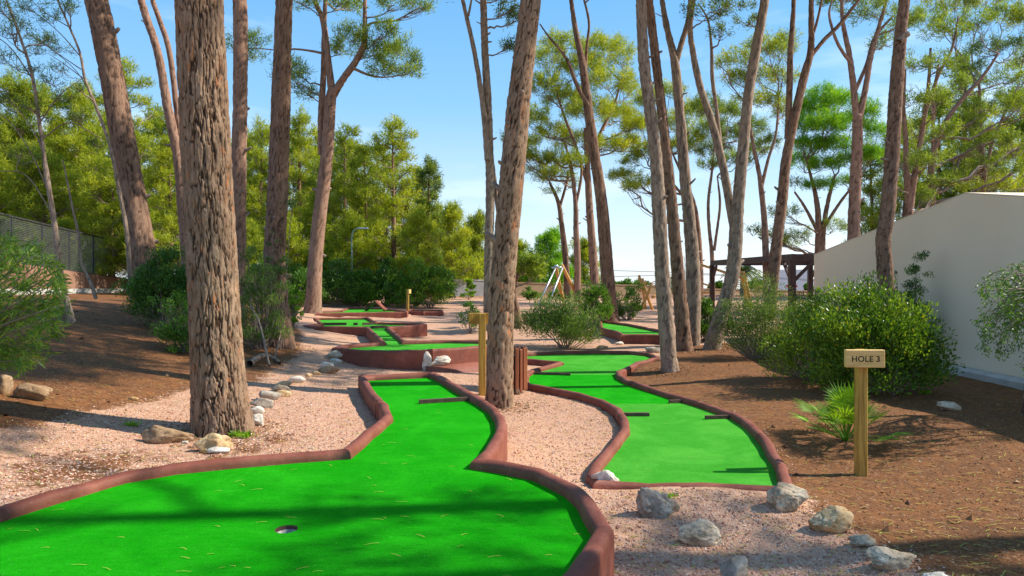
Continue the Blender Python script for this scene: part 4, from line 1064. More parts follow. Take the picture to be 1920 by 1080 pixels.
t.px([(1339, 470), (1346, 420), (1350, 380), (1345, 330)], [6, 5, 5, 3], 31, mat='bark_pink', name='limb')
t.lobes_px([(1325, 200, 26, 22), (1365, 215, 28, 22), (1335, 245, 32, 20), (1380, 255, 30, 20), (1340, 285, 30, 16), (1375, 300, 28, 14), (1410, 240, 24, 20), (1415, 285, 22, 14), (1330, 310, 18, 10), (1440, 270, 20, 18)], 32, jit=1.4, mat='pine_o', dens=1.0)
t = pine('airy pine with reddish stem between curved pine and dark Y pine', 1425, 25)
t.px([(1437, 560), (1436, 480), (1432, 400), (1424, 330), (1412, 270), (1405, 230)], [14, 13, 11, 9, 7, 5], 25, mat='bark_pink')
t.px([(1428, 350), (1440, 300), (1455, 250), (1460, 180)], [8, 6, 5, 3], 25, mat='bark_pink', name='limb')
t.lobes_px([(1395, 110, 30, 22), (1430, 85, 30, 18), (1460, 100, 26, 22), (1380, 150, 26, 18), (1420, 145, 32, 20), (1465, 150, 26, 18), (1400, 185, 24, 14), (1445, 190, 28, 16), (1475, 75, 18, 18), (1350, 120, 16, 12), (1470, 210, 18, 20)], 25, jit=1.4, mat='pine_g', dens=.8)

# ---- bushy pines of the wood on the left and beyond
def bushy(cx, top, bot, hw, D, mat, label, seed, stem='bark_mid', dens=1.0, group='bushy pines at the edge of the wood', cone=.75):
    b = ground_base(cx, D); b[2] = min(b[2], atd(cx, bot, D)[2]); k = D / FPX
    H = CAMZ - (top - HOR) * k - b[2]; W = hw * k
    t = Tree(label, b, group=group); rng = np.random.default_rng(seed); t.seed = seed
    lean = rng.uniform(-.3, .3, 2)
    P = np.array([b + [lean[0] * q * H * .15, lean[1] * q * H * .1, H * q - .1] for q in (0, .25, .5, .75, .93)])
    t.wood(P, np.array([.13, .11, .085, .05, .02]) * H / 7, stem, res=(10, 24))
    lob = []; n = int(24 + W * 9)
    for i in range(n):
        q = .10 + .86 * (i + rng.uniform(0, 1)) / n; a = i * 2.4 + rng.uniform(-.5, .5)
        rad = W * (1 - max(0, q - .35) / .65 * cone) * rng.uniform(.30, .95); rr = W * rng.uniform(.22, .46) * (1.15 - .5 * q)
        c = b + [math.cos(a) * rad + lean[0] * q * H * .15, math.sin(a) * rad, H * q]
        lob.append((c, (rr, rr, rr * rng.uniform(.5, .8))))
    for q in (.90, .96): lob.append((b + [lean[0] * H * .15 + rng.uniform(-.1, .1) * W, 0, H * q], (W * .20, W * .20, W * .34)))
    s = np.clip(D / 28, .7, 1.6)
    t.crown(lob, mat, puff=.24 * s, per=34, dens=dens * .60, L=.19 * s, w=.032 * s, up=.9); return t
BUSHY = [
 (30, 150, 470, 115, 34, 'pine_g', 'tall green pine behind the mesh fence at the left edge'),
 (135, 165, 480, 90, 36, 'pine_y', 'yellow green pine behind the second fence panels'),
 (250, 118, 520, 78, 30, 'pine_y', 'sunlit yellow pine between the two leaning trunks'),
 (322, 260, 540, 70, 28, 'pine_y', 'short yellow pine left of the big trunk'),
 (-70, 190, 480, 120, 31, 'pine_g', 'green pine mostly cut by the left edge'),
 (205, 310, 545, 66, 29, 'pine_g', 'low green pine leaning over the fence end'),
 (85, 290, 480, 95, 30, 'pine_g', 'dense green pine right behind the fence mesh'),
 (405, 330, 545, 60, 31, 'pine_g', 'green pine hidden behind the big trunk'),
 (484, 225, 540, 52, 34, 'pine_y', 'yellow green pine left of the gnarled trunk'),
 (562, 208, 545, 58, 35, 'pine_y', 'yellow pine right of the gnarled trunk'),
 (645, 235, 550, 50, 34, 'pine_g', 'dark green pine behind the forked pink pine'),
 (600, 300, 560, 55, 31, 'pine_g', 'mid green pine low behind the forked pink pine'),
 (690, 270, 560, 52, 32, 'pine_g', 'full green pine left of the tallest yellow one'),
 (740, 222, 562, 62, 31, 'pine_y', 'tallest sunlit pine with a pointed top in the gap'),
 (800, 298, 560, 36, 36, 'pine_d', 'narrow dark blue green pine at the end of the wood'),
 (782, 400, 565, 50, 29, 'pine_y', 'low spreading light pine before the grey wall'),
 (540, 400, 560, 52, 29, 'pine_y', 'low yellow green pine behind the shrubs'),
 (655, 410, 560, 55, 29, 'pine_y', 'low light pine beside the street lamp'),
 (850, 388, 560, 52, 43, 'pine_y', 'round topped light pine beyond the grey wall'),
 (903, 402, 560, 36, 46, 'pine_g', 'green pine just left of the pale double stem'),
 (878, 430, 560, 36, 52, 'pine_d', 'dark pine far behind the grey wall'),
 (1030, 435, 560, 46, 46, 'pine_b', 'bright round pine behind the swing frame'),
 (972, 452, 560, 30, 48, 'pine_g', 'green pine showing right of the leaning trunk'),
 (1098, 455, 560, 34, 50, 'pine_g', 'far green pine behind the knobbly stems'),
 (470, 420, 560, 55, 27, 'pine_g', 'green pine low between straight and gnarled trunks')]
BUSHY += [(1690, 230, 470, 70, 38, 'pine_g', 'back row pine behind the roof slope'), (1760, 170, 470, 80, 40, 'pine_o', 'back row olive pine behind the roof ridge'), (1830, 190, 460, 80, 38, 'pine_g', 'back row green pine over the roof ridge'),
 (1905, 150, 460, 90, 40, 'pine_o', 'back row olive pine at the right edge'), (1640, 270, 470, 46, 40, 'pine_g', 'back row green pine left of the wavy trunk'), (1800, 90, 460, 60, 44, 'pine_o', 'tall back row pine over the roof'),
 (-10, 250, 520, 110, 42, 'pine_g', 'back row green pine far left'), (110, 240, 520, 95, 44, 'pine_y', 'back row yellow pine left of the stout trunk'), (210, 215, 520, 85, 42, 'pine_g', 'back row green pine behind the stout leaning trunk'),
 (300, 210, 530, 80, 43, 'pine_g', 'back row green pine beside the two stemmed pine'), (400, 270, 540, 80, 44, 'pine_y', 'back row yellow pine behind the big trunk'), (465, 255, 545, 70, 46, 'pine_g', 'back row green pine left of the gnarled trunk'),
 (530, 240, 545, 70, 45, 'pine_g', 'back row green pine behind the gnarled trunk'), (595, 245, 545, 66, 46, 'pine_y', 'back row yellow pine behind the forked trunk'), (665, 265, 550, 70, 45, 'pine_d', 'back row dark pine right of the forked trunk'),
 (725, 270, 550, 66, 44, 'pine_g', 'back row green pine behind the tallest pine'), (780, 320, 555, 60, 45, 'pine_g', 'back row green pine right of the tallest pine'), (820, 400, 555, 46, 46, 'pine_d', 'back row dark pine above the wall end')]
for k, a in enumerate(BUSHY): bushy(*a, seed=500 + k, cone=.75 if k % 3 == 0 else .5)

# ---------------------------------------------------------------- leafy shrubs
def leaves(C, Nn, ln, wd, rng, tint, fold=.18):
    """rhombic leaves with a slight fold: 2 triangles each"""
    n = len(C); d = unit(Nn + rdir(rng, n) * .75); s = unit(np.cross(d, rdir(rng, n))); up = np.cross(s, d)
    l = ln * rng.uniform(.65, 1.25, n)[:, None]; w = wd * rng.uniform(.7, 1.2, n)[:, None]
    a, b_, c, e = C, C + d * l * .45 + s * w / 2 + up * w * fold, C + d * l, C + d * l * .45 - s * w / 2 + up * w * fold
    V = np.stack([a, b_, c, e], 1).reshape(-1, 3); i = np.arange(n)[:, None] * 4
    return V, np.vstack([i + [0, 1, 2], i + [0, 2, 3]]), np.repeat(tint, 4)
def shrub(label, base, rx, ry, h, mat, n, ln=.045, wd=.02, clumps=60, seed=0, name='shrub', group='shrubs', z0=.12, stems=14, cr=.17, cat='shrub', low=.0, twigs=True):
    rng = np.random.default_rng(900 + seed); base = np.array(base, float)
    r = thing(name, base, label, cat, group)
    d = rdir(rng, clumps); d[:, 2] = np.abs(d[:, 2]) if not low else np.where(d[:, 2] < -low, -d[:, 2], d[:, 2]); rr = rng.uniform(.30, 1, clumps) ** .55
    lump = 1 + .42 * vnoise(d * 2.2 + base, seed) + .18 * (rng.uniform(size=clumps) > .88)
    cc = base + np.c_[d[:, 0] * rx, d[:, 1] * ry, z0 * h + d[:, 2] * h * (1 - z0)] * (rr * lump)[:, None] * [1, 1, 1]
    cc[:, 2] += (1 - rr) * h * .15
    sz = cr * min(rx, h) * 2 * rng.uniform(.45, 1.35, clumps)
    per = np.maximum(4, (n * sz ** 2 / (sz ** 2).sum()).astype(int)); ci = np.repeat(np.arange(clumps), per); m = len(ci)
    q = rdir(rng, m) * (rng.uniform(0, 1, m) ** .45)[:, None] * sz[ci][:, None] * [1, 1, .75]
    C = cc[ci] + q
    ok = C[:, 2] > base[2] + .02; C, ci, q = C[ok], ci[ok], q[ok]
    out = unit(q + (cc[ci] - base) * .4 + [0, 0, .25])
    ct = rng.uniform(.1, .75, clumps); tint = np.clip(ct[ci] + rng.uniform(-.22, .25, len(ci)), 0, .92); tint = np.where(rng.uniform(size=len(ci)) < .02, 1, tint)
    V, T, A = leaves(C, out, ln, wd, rng, tint)
    mk('foliage', V, T, M[mat], r, smooth=False, attrs={'tint': A}, kind='stuff')
    sm = MB()
    for k in rng.choice(clumps, min(clumps, stems * 2), replace=False):
        b0 = base + np.append(rng.normal(size=2) * .08 * rx, -.08); e = cc[k]
        p = crom([b0, (b0 * .45 + e * .55) + rng.normal(size=3) * .08 * rx - [0, 0, .05], e], 7)
        sm.tube(p, np.linspace(.006 + .008 * rx, .003, 7), 4, cap=False)
        for j in range(3):
            e2 = e + rdir(rng, 1)[0] * sz[k] * 1.1; sm.tube(crom([p[4 + j % 3], (p[5] + e2) / 2, e2], 4), np.linspace(.004, .0015, 4), 3, cap=False)
    sm.build('stem', M['twig'], r, True, kind='stuff')
    return r
def shrub_px(label, box, D, mat, n, **kw):
    x0, y0, x1, y1 = box; k = D / FPX; b = ground_base((x0 + x1) / 2, D); top = CAMZ - (y0 - HOR) * k
    return shrub(label, b, (x1 - x0) / 2 * k, (x1 - x0) / 2 * k * kw.pop('dep', .8), top - b[2], mat, n, **kw)
shrub_px('large glossy mastic shrub with yellow tips behind the hole sign', (1535, 548, 1765, 745), 8.9, 'leaf_y', 20000, ln=.058, wd=.025, clumps=120, seed=1, dep=.6, z0=.3, low=.35)
shrub_px('left lobe of mastic growing beside the wavy pine', (1450, 575, 1610, 700), 9.8, 'leaf_y', 12000, ln=.045, wd=.018, clumps=80, seed=2, dep=.7, z0=.28, low=.35)
shrub_px('greyish olive shrub right of the curved pale pine', (1345, 545, 1500, 690), 12.6, 'leaf_o', 15000, ln=.05, wd=.014, clumps=110, seed=3, dep=.7, z0=.2)
shrub_px('round bushy green shrub between the two lanes', (992, 572, 1126, 660), 14.9, 'leaf_o', 14000, ln=.065, wd=.018, clumps=110, seed=4, z0=.25, dep=.9)
shrub_px('bright green shrub in front of the dark leaning pine', (1084, 528, 1150, 606), 20.2, 'leaf_g', 5200, ln=.07, wd=.035, clumps=60, seed=5)
shrub_px('leafy shrub right of the dark leaning pine foot', (1148, 530, 1206, 612), 22.3, 'leaf_g', 3600, ln=.07, wd=.03, clumps=45, seed=6)
shrub_px('dark shrub at the foot of the forking pale pine', (1290, 560, 1350, 665), 15.6, 'leaf_d', 6500, ln=.06, wd=.028, clumps=55, seed=7)
shrub_px('dark leafy shrub under the stout left leaning pine', (250, 470, 372, 640), 11.6, 'leaf_d', 15000, ln=.055, wd=.023, clumps=110, seed=8, low=.3, z0=.35)
shrub_px('green shrub low against the big trunk on its left', (300, 560, 395, 690), 9.8, 'leaf_g', 6000, ln=.045, wd=.018, clumps=60, seed=9, low=.2)
shrub_px('grey green shrub with bare twigs between two trunks', (445, 500, 530, 690), 11.3, 'leaf_o', 7500, ln=.045, wd=.015, clumps=70, seed=10, stems=34)
shrub_px('lime green sprouting shrub behind the gnarled pine', (532, 535, 566, 625), 15.8, 'leaf_lime', 1500, ln=.065, wd=.03, clumps=30, seed=11)
shrub_px('small dark sapling on gravel left of the leaning trunk', (858, 566, 904, 612), 18, 'leaf_d', 900, ln=.06, wd=.028, clumps=22, seed=12, stems=8)
shrub_px('dark bush against the building behind the wavy pine', (1670, 522, 1742, 640), 11.6, 'leaf_d', 7000, ln=.045, wd=.016, clumps=90, seed=33, low=.3, z0=.4)
shrub_px('ivy like sprigs growing up the gnarled pine', (500, 450, 552, 600), 11.6, 'leaf_o', 900, ln=.05, wd=.02, clumps=22, seed=14, z0=.75, stems=6)
shrub_px('yellow green bush in front of the grey far wall', (866, 528, 890, 556), 36, 'leaf_lime', 900, ln=.12, wd=.07, clumps=16, seed=15)
shrub_px('low dark bush along the ochre wall behind the swing', (980, 540, 1012, 572), 36, 'leaf_g', 1200, ln=.12, wd=.06, clumps=24, seed=16)
shrub_px('second low bush along the ochre wall by the swing', (1030, 545, 1056, 572), 37, 'leaf_g', 900, ln=.12, wd=.06, clumps=20, seed=17)
shrub_px('green shrub between the pergola post and pale trunks', (1325, 570, 1375, 640), 17.5, 'leaf_g', 3500, ln=.06, wd=.026, clumps=40, seed=18)
shrub_px('olive bush under the near pergola post', (1470, 548, 1560, 650), 15.5, 'leaf_o', 7500, ln=.055, wd=.02, clumps=60, seed=19)
shrub_px('dark hedge bush behind the big mastic shrub', (1570, 540, 1700, 660), 12.6, 'leaf_g', 9000, ln=.05, wd=.02, clumps=70, seed=20)
# dark understorey
U = [(455, 500, 530, 585, 20, 'leaf_d', 'dark understorey bush left of the gnarled pine'), (535, 505, 592, 580, 25, 'leaf_d', 'dark bush behind the gnarled pine foot'), (600, 490, 662, 585, 26.5, 'leaf_d', 'dark bush right of the forked pink pine'),
     (640, 505, 706, 582, 27.5, 'leaf_g', 'mid green bush left of the tent ramp'), (690, 500, 752, 583, 28, 'leaf_d', 'dark bush right behind the tent ramp'), (735, 505, 790, 582, 27, 'leaf_g', 'bright leafy bush behind the far signpost'),
     (775, 500, 838, 580, 27.5, 'leaf_g', 'rounded bush at the end of the dark hedge'), (570, 480, 640, 570, 29, 'leaf_g', 'green bush higher behind the forked pine'), (700, 480, 770, 570, 30, 'leaf_d', 'dark bush below the tallest sunlit pine'),
     (640, 470, 700, 560, 30.5, 'leaf_d', 'dark bush at the street lamp foot'), (790, 480, 850, 560, 31, 'leaf_g', 'green bush left end of the grey wall'), (480, 470, 560, 570, 26, 'leaf_g', 'green bush between straight and gnarled pines')]
for k, (x0, y0, x1, y1, D, mt, lb) in enumerate(U):
    shrub_px(lb, (x0 - 6, y0, x1 + 6, y1), D, mt, 4200, ln=.11, wd=.055, clumps=60, seed=40 + k, group='dark bushes under the wood', dep=.7)
# willowy shrub cut by the left edge: long narrow leaves on arching stems
rng = np.random.default_rng(61); b = hit(20, 700); b = np.array([-4.7, 5.3, z1(-4.7, 5.3)])
r = thing('shrub', b, 'willowy shrub with long narrow leaves at the left edge', 'shrub', 'shrubs')
sm = MB(); LC, LD = [], []
for k in range(84):
    tx, ty, Dk = rng.uniform(-140, 118), rng.uniform(468, 690), rng.uniform(4.5, 5.6)
    if tx > 60 and (ty < 500 or ty > 650): ty = rng.uniform(510, 640)
    e = atd(tx, ty, Dk); p = crom([b + rng.normal(size=3) * [.12, .12, 0], (b + e) / 2 + [rng.uniform(-.1, .1), 0, .12], e + [0, 0, .03], e + unit(e - b) * .12 - [0, 0, .02]], 16)
    sm.tube(p, np.linspace(.008, .0015, 16), 4, cap=False, a=.5)
    for i in range(5, 16):
        for j in range(9):
            LC.append(p[i] + rng.normal(size=3) * .025); LD.append(unit(p[i] - p[i - 1]) + rdir(rng, 1)[0] * .5)
LC, LD = np.array(LC), np.array(LD)
V, T, A = leaves(LC, LD, .085, .011, rng, np.clip(rng.normal(.5, .25, len(LC)), 0, 1), .1)
mk('foliage', V, T, M['leaf_w'], r, smooth=False, attrs={'tint': A}, kind='stuff'); sm.build('stem', M['twig'], r, True, kind='stuff')
# lower sprig
# drooping olive like tree at the right edge
b = np.array([5.72, 7.55, z1(5.72, 7.55)])
t = Tree('drooping small leaved tree entering from the right edge', b, 'small_tree', 'tree', 'small trees')
t.wood([b - [0, 0, .1], b + [.05, 0, .5], b + [.22, -.05, 1.1], b + [.2, .05, 1.7], b + [.1, 0, 2.2]], [.075, .06, .05, .035, .015], 'bark_mid', flare=.3)
rng = np.random.default_rng(67); sm = MB(); LC, LD = [], []
for k in range(110):
    sx, sy = rng.uniform(1905, 2080), rng.uniform(500, 600)
    ex, ey = (rng.normal(1880, 30), rng.uniform(515, 650)) if k % 2 else (rng.uniform(1890, 2090), rng.uniform(490, 680))
    if ex < 1835: ex = rng.uniform(1835, 1890)
    Dk = rng.uniform(6.3, 7.3); s_ = atd(sx, sy, Dk); e = atd(ex, ey, Dk + rng.uniform(-.3, .3)); e2 = e + [rng.uniform(-.03, .03), 0, -rng.uniform(.05, .16)]
    p = crom([s_, (s_ + e) / 2 + [0, 0, .1], e, e2], 12); sm.tube(p, np.linspace(.006, .0012, 12), 3, cap=False)
    for i in range(3, 12):
        for j in range(7): LC.append(p[i] + rng.normal(size=3) * .02); LD.append(unit(p[i] - p[i - 1]) + rdir(rng, 1)[0] * .6)
for k in range(14):
    e = atd(rng.uniform(1920, 2060), rng.uniform(510, 600), rng.uniform(6.6, 7.2)); sm.tube(crom([b + [.2, 0, 1.3], (b + [.1, 0, 1.5] + e) / 2, e], 8), np.linspace(.016, .006, 8), 5, cap=False)
LC, LD = np.array(LC), np.array(LD)
V, T, A = leaves(LC, LD, .034, .015, rng, np.clip(rng.normal(.42, .25, len(LC)), 0, 1), .15)
mk('crown', V, T, M['leaf_g'], t.r, smooth=False, attrs={'tint': A}, kind='stuff'); sm.build('twig', M['twig'], t.r, True, kind='stuff')

# dwarf fan palm
b = hit(1596, 830); b[1] += .1
r = thing('fan_palm', b, 'small bright fan palm right behind the signpost', 'palm', 'palms'); rng = np.random.default_rng(71)
sm = MB()
for k in range(30):
    az = rng.uniform(0, TAU); el = rng.uniform(.12, 1.35) if k > 6 else rng.uniform(1.0, 1.45); ln = rng.uniform(.22, .40)
    d = np.array([math.cos(az) * math.cos(el) * 1.15, math.sin(az) * math.cos(el), math.sin(el)])
    e = b + d * ln + [0, 0, .02]; p = crom([b, b + d * ln * .5 + [0, 0, .02], e], 5); sm.tube(p, .0045, 4, cap=False)
    s_ = unit(np.cross(d, [0, 0, 1.])); u = unit(np.cross(s_, d)); V, T = [], []; R_ = rng.uniform(.20, .29)
    for j in range(15):
        a = (j - 7) / 7 * 1.25; dd = d * math.cos(a) + s_ * math.sin(a) + u * .12; l = R_ * (1 - .25 * abs(a) / 1.25) * rng.uniform(.9, 1.08)
        q = unit(np.cross(dd, u)) * .0085; i = len(V); droop = np.array([0, 0, -.018 - .03 * rng.uniform()])
        V += [e, e + dd * l * .5 + q, e + dd * l * .5 - q, e + dd * l + droop, e + dd * l * .5 + u * .004]
        T += [[i, i + 1, i + 4], [i, i + 4, i + 2], [i + 4, i + 1, i + 3], [i + 4, i + 3, i + 2]]
    mk('frond', V, T, M['palm'], r, smooth=False, attrs={'tint': np.full(len(V), rng.uniform(.3, 1))})
sm.build('stalk', M['leaf_lime'], r, True, kind='stuff', tint=True)
# date palms far behind
def datepalm(px, py, D, R_, label, seed):
    rng = np.random.default_rng(seed); c = atd(px, py, D); b = np.array([c[0], c[1], z1(c[0], c[1])]); k = D / FPX
    r = thing('date_palm', b, label, 'palm', 'palms'); MB().tube([b - [0, 0, .2], (b + c) / 2, c], [.3, .25, .22], 10).build('trunk', M['bark_mid'], r, True) if False else mk('trunk', *tubeg(crom([b - [0, 0, .2], (b + c) / 2, c], 6), np.linspace(.3, .2, 6), 10)[:2], M['twig'], r)
    for q in range(34):
        az = rng.uniform(0, TAU); el = rng.uniform(-.2, 1.2); L_ = R_ * k * rng.uniform(.8, 1.05)
        d = np.array([math.cos(az) * math.cos(el), math.sin(az) * math.cos(el), math.sin(el)])
        n_ = 14; tt = np.linspace(0, 1, n_)[:, None]; p = c + d * L_ * tt + np.array([0, 0, -1.]) * L_ * .55 * tt ** 2
        sd_ = unit(np.cross(d, [0, 0, 1.])); V, T = [], []
        for i in range(1, n_):
            for sg in (-1, 1):
                dr = unit(sd_ * sg + (p[i] - p[i - 1]) / np.linalg.norm(p[i] - p[i - 1]) * .6 + [0, 0, -.35]) * L_ * .22 * (1 - .5 * i / n_); m0 = len(V)
                w_ = unit(p[i] - p[i - 1]) * L_ * .028
                V += [p[i] - w_, p[i] + w_, p[i] + dr]; T.append([m0, m0 + 1, m0 + 2])
        for i in range(n_ - 1):
            m0 = len(V); V += [p[i] + [0, 0, .02], p[i + 1] + [0, 0, .02], p[i + 1] - [0, 0, .02], p[i] - [0, 0, .02]]; T += [[m0, m0 + 1, m0 + 2], [m0, m0 + 2, m0 + 3]]
        mk('frond', V, T, M['datepalm'], r, smooth=False, attrs={'tint': np.full(len(V), rng.uniform(.2, .9))})
datepalm(1250, 530, 48, 40, 'far date palm left of the forking pale pine', 81)
datepalm(1395, 508, 44, 48, 'far date palm showing below the pergola beam', 82)

# saplings and slender trees on the slope
t = Tree('slender bare sapling rising from the slope at left', ground_base(128, 8.6), group='slender saplings')
t.px([(136, 606), (124, 560), (112, 500), (102, 420), (88, 330), (74, 230), (60, 140), (38, 70), (12, 0), (0, -40)], [13, 12, 11, 10, 9, 7, 6, 5, 4, 3], 9.2, mat='bark_pale')
for pts in ([(95, 370), (60, 290), (20, 230), (-20, 200)], [(86, 300), (60, 240), (10, 180), (-30, 160)], [(75, 230), (110, 180), (150, 150)], [(62, 150), (20, 90), (-20, 60)], [(98, 400), (50, 330), (0, 320)], [(80, 260), (130, 230), (190, 260)]):
    t.px(pts, [3, 2.2, 1.4], 9.2, mat='bark_pale', name='limb', res=(6, 14))
t.lobes_px([(30, 60, 26, 14), (10, 110, 22, 12), (50, 130, 18, 10), (20, 190, 24, 10), (95, 150, 18, 8), (120, 185, 20, 9), (60, 200, 20, 10), (5, 20, 26, 12), (85, 80, 20, 10), (40, 290, 30, 10), (150, 220, 22, 9), (190, 270, 18, 8)], 9.2, jit=.4, mat='pine_d', puff=.10, per=22, L=.085, w=.009, dens=.55)
t = Tree('drooping slender pine crossing behind the stout leaning trunk', ground_base(235, 12), group='slender saplings')
t.px([(246, 560), (238, 440), (222, 350), (205, 270), (180, 200), (160, 150), (150, 100), (130, 50), (108, 0), (96, -40)], [9, 8, 7, 6, 6, 5, 4, 4, 3], 12.2, mat='bark_pale')
for pts in ([(150, 105), (110, 60), (60, 20), (20, 0)], [(152, 130), (100, 95), (50, 60)], [(160, 150), (120, 120), (90, 100)], [(172, 180), (140, 130), (70, 70)], [(128, 50), (80, 20), (40, -20)]):
    t.px(pts, [2.2, 1.5, 1.0], 12.2, mat='bark_mid', name='limb', res=(5, 14))
t.lobes_px([(60, 15, 26, 10), (100, 35, 22, 9), (40, 45, 22, 9), (80, 75, 24, 9), (70, 100, 20, 8), (115, 95, 16, 8), (110, 130, 14, 7), (130, 20, 14, 8), (150, 165, 12, 7), (120, 5, 20, 8)], 12.2, jit=.4, mat='pine_d', puff=.12, per=20, L=.10, w=.012, dens=.6)
t = Tree('thin pale sapling before the fence wall', ground_base(180, 10.8), group='slender saplings')
t.px([(180, 560), (170, 530), (152, 490), (147, 440), (136, 390), (126, 340), (118, 300)], [7, 6, 6, 5, 4, 3, 2], 11.6, mat='bark_pale')
# fallen branches between the trunks
def stick(pts, w, label, D):
    P = np.array([hit(x, y) + [0, 0, h_] for x, y, h_ in pts]); R = np.linspace(w, w * .5, 24)
    V, Q, A, p, r_ = barktube(P, np.linspace(w, w * .5, len(P)), 10, np.linspace(0, 1, 30), w * .15, (.02, .06), 0, 3)
    mk('fallen_branch', V, Q, M['bark_pale'], attrs=A, label=label, cat='branch', group='fallen branches')
stick([(468, 690, .05), (492, 680, .08), (512, 678, .05), (524, 684, .02)], .05, 'thick bleached branch lying between the two trunks', 11)
stick([(515, 672, .02), (528, 655, .35), (540, 640, .75)], .012, 'pale thin branch leaning on the gnarled pine', 11)
stick([(505, 690, .02), (488, 672, .5), (470, 660, .75)], .018, 'leaning dead branch left of the gnarled pine', 11)

# ---------------------------------------------------------------- building with gable wall, drain kerb
XB, Y0, Y1, YR = 7.3, 5.2, 16.5, 11.0
ZE0, ZE1, ZR = 3.0 - .158 * (YR - Y0), 3.0 - .148 * (Y1 - YR), 3.0
r = thing('building', (XB + 4, 10.8, .1), 'low beige building with a blank gable wall on the right', 'building')
def prism(yz, x0, x1):
    n = len(yz); V = [[x0, y, z] for y, z in yz] + [[x1, y, z] for y, z in yz]
    return np.array(V, float), [list(range(n))[::-1], list(range(n, 2 * n))], [[i, (i + 1) % n, n + (i + 1) % n, n + i] for i in range(n)]
yz = [(Y0, -.3), (Y1, -.3), (Y1, ZE1), (YR, ZR), (Y0, ZE0)]
V, c5, q4 = prism(yz, XB, XB + 8.5); mk('wall', V, [c5, q4], M['plaster'], r, smooth=False)
V, c5, q4 = prism([(Y0 - .02, ZE0 + .003), (YR, ZR + .004), (Y1 + .02, ZE1 + .003), (Y1 + .02, ZE1 + .015), (YR, ZR + .016), (Y0 - .02, ZE0 + .015)], XB - .003, XB + 8.52)
mk('roof', V, [c5, q4], M['plaster'], r, smooth=False)
for k in range(4):
    ya, yb = 6.2 + k * 2.6, 6.2 + k * 2.6 + 2.575; zz = z1(XB - .3, (ya + yb) / 2)
    o = MB().box((XB - .17, (ya + yb) / 2, .05), (.3, yb - ya, .34), bev=.02).build('plinth_block', M['concrete'], r)

# ---------------------------------------------------------------- pergola
PX0, PX1, PY0, PY1, PZ = 8.12, 12.1, 19.8, 27.7, 2.30
r = thing('pergola', ((PX0 + PX1) / 2, (PY0 + PY1) / 2, .3), 'dark stained timber pergola left of the building', 'pergola')
for x, y in ((PX0, PY0), (PX0, PY1), (PX1, PY0), (PX1, PY1)):
    g = z1(x, y); MB().box((x, y, (g + PZ - .15) / 2 - .1), (.17, .17, PZ - g - .15 + .2)).build('post', M['pergola'], r)
for x in (PX0, PX1): MB().box((x, (PY0 + PY1) / 2, PZ - .073), (.1, PY1 - PY0 + .24, .20)).build('beam', M['pergola'], r)
for y in (PY0, PY1): MB().box(((PX0 + PX1) / 2, y, PZ - .070), (PX1 - PX0 - .12, .1, .19)).build('beam', M['pergola'], r)
for k in range(15):
    y = PY0 + .45 + k * (PY1 - PY0 - .8) / 14
    MB().box(((PX0 + PX1) / 2, y, PZ + .045 - .10), (PX1 - PX0 - .13, .06, .12)).build('rafter', M['pergola'], r)
for x, y, dx, dy in ((PX0, PY0, 1, 0), (PX0, PY0, 0, 1), (PX0, PY1, 0, -1), (PX1, PY0, -1, 0), (PX1, PY1, 0, -1), (PX1, PY0, 0, 1)):
    MB().beam((x + dx * .06, y + dy * .06, PZ - .75), (x + dx * .6, y + dy * .6, PZ - .2), .08).build('brace', M['pergola'], r)

# ---------------------------------------------------------------- fence on its wall, far walls
FX = -17.0; fy = [14.2 + 1.5 * k for k in range(14)]
def ftop(y): return 3.65 - (y - 23.7) * .085
def fbot(y): return 2.10 - (y - 23.7) * .085
r = thing('fence', (FX, 24, 1.0), 'dark framed wire mesh fence on a brown wall at the left', 'fence')
V, c5, q4 = prism([(14, .4), (35, .4), (35, fbot(35)), (14, fbot(14))], FX - .1, FX + .1); mk('wall', V, [c5, q4], M['fencewall'], r, smooth=False)
V, c5, q4 = prism([(14, .3), (35, .3), (35, 1.08), (14, 1.40)], FX + .103, FX + .22); mk('footing', V, [c5, q4], M['concrete'], r, smooth=False)
for y in fy: MB().box((FX, y, (ftop(y) + fbot(y)) / 2), (.05, .05, ftop(y) - fbot(y))).build('post', M['darksteel'], r)
for a, b_ in zip(fy, fy[1:]):
    if a < 20: continue
    MB().beam((FX, a + .03, ftop(a) + .027), (FX, b_ + .03, ftop(b_) + .027), .07, .05).build('rail', M['darksteel'], r)
    MB().beam((FX, a + .03, fbot(a) + .03), (FX, b_ - .03, fbot(b_) + .03), .05, .04).build('rail', M['darksteel'], r)
    w_ = MB()
    for k in range(1, 25):
        y = a + (b_ - a) * k / 25; w_.tube([(FX, y, fbot(y) + .05), (FX, y, ftop(y) - .01)], .004, 3, cap=False)
    for k in range(1, 25):
        q = k / 25; w_.tube([(FX + .006, a + .03, fbot(a) + q * 1.55), (FX + .006, b_ - .03, fbot(b_) + q * 1.55)], .004, 3, cap=False)
    w_.build('mesh_panel', M['wire'], r, kind='stuff')
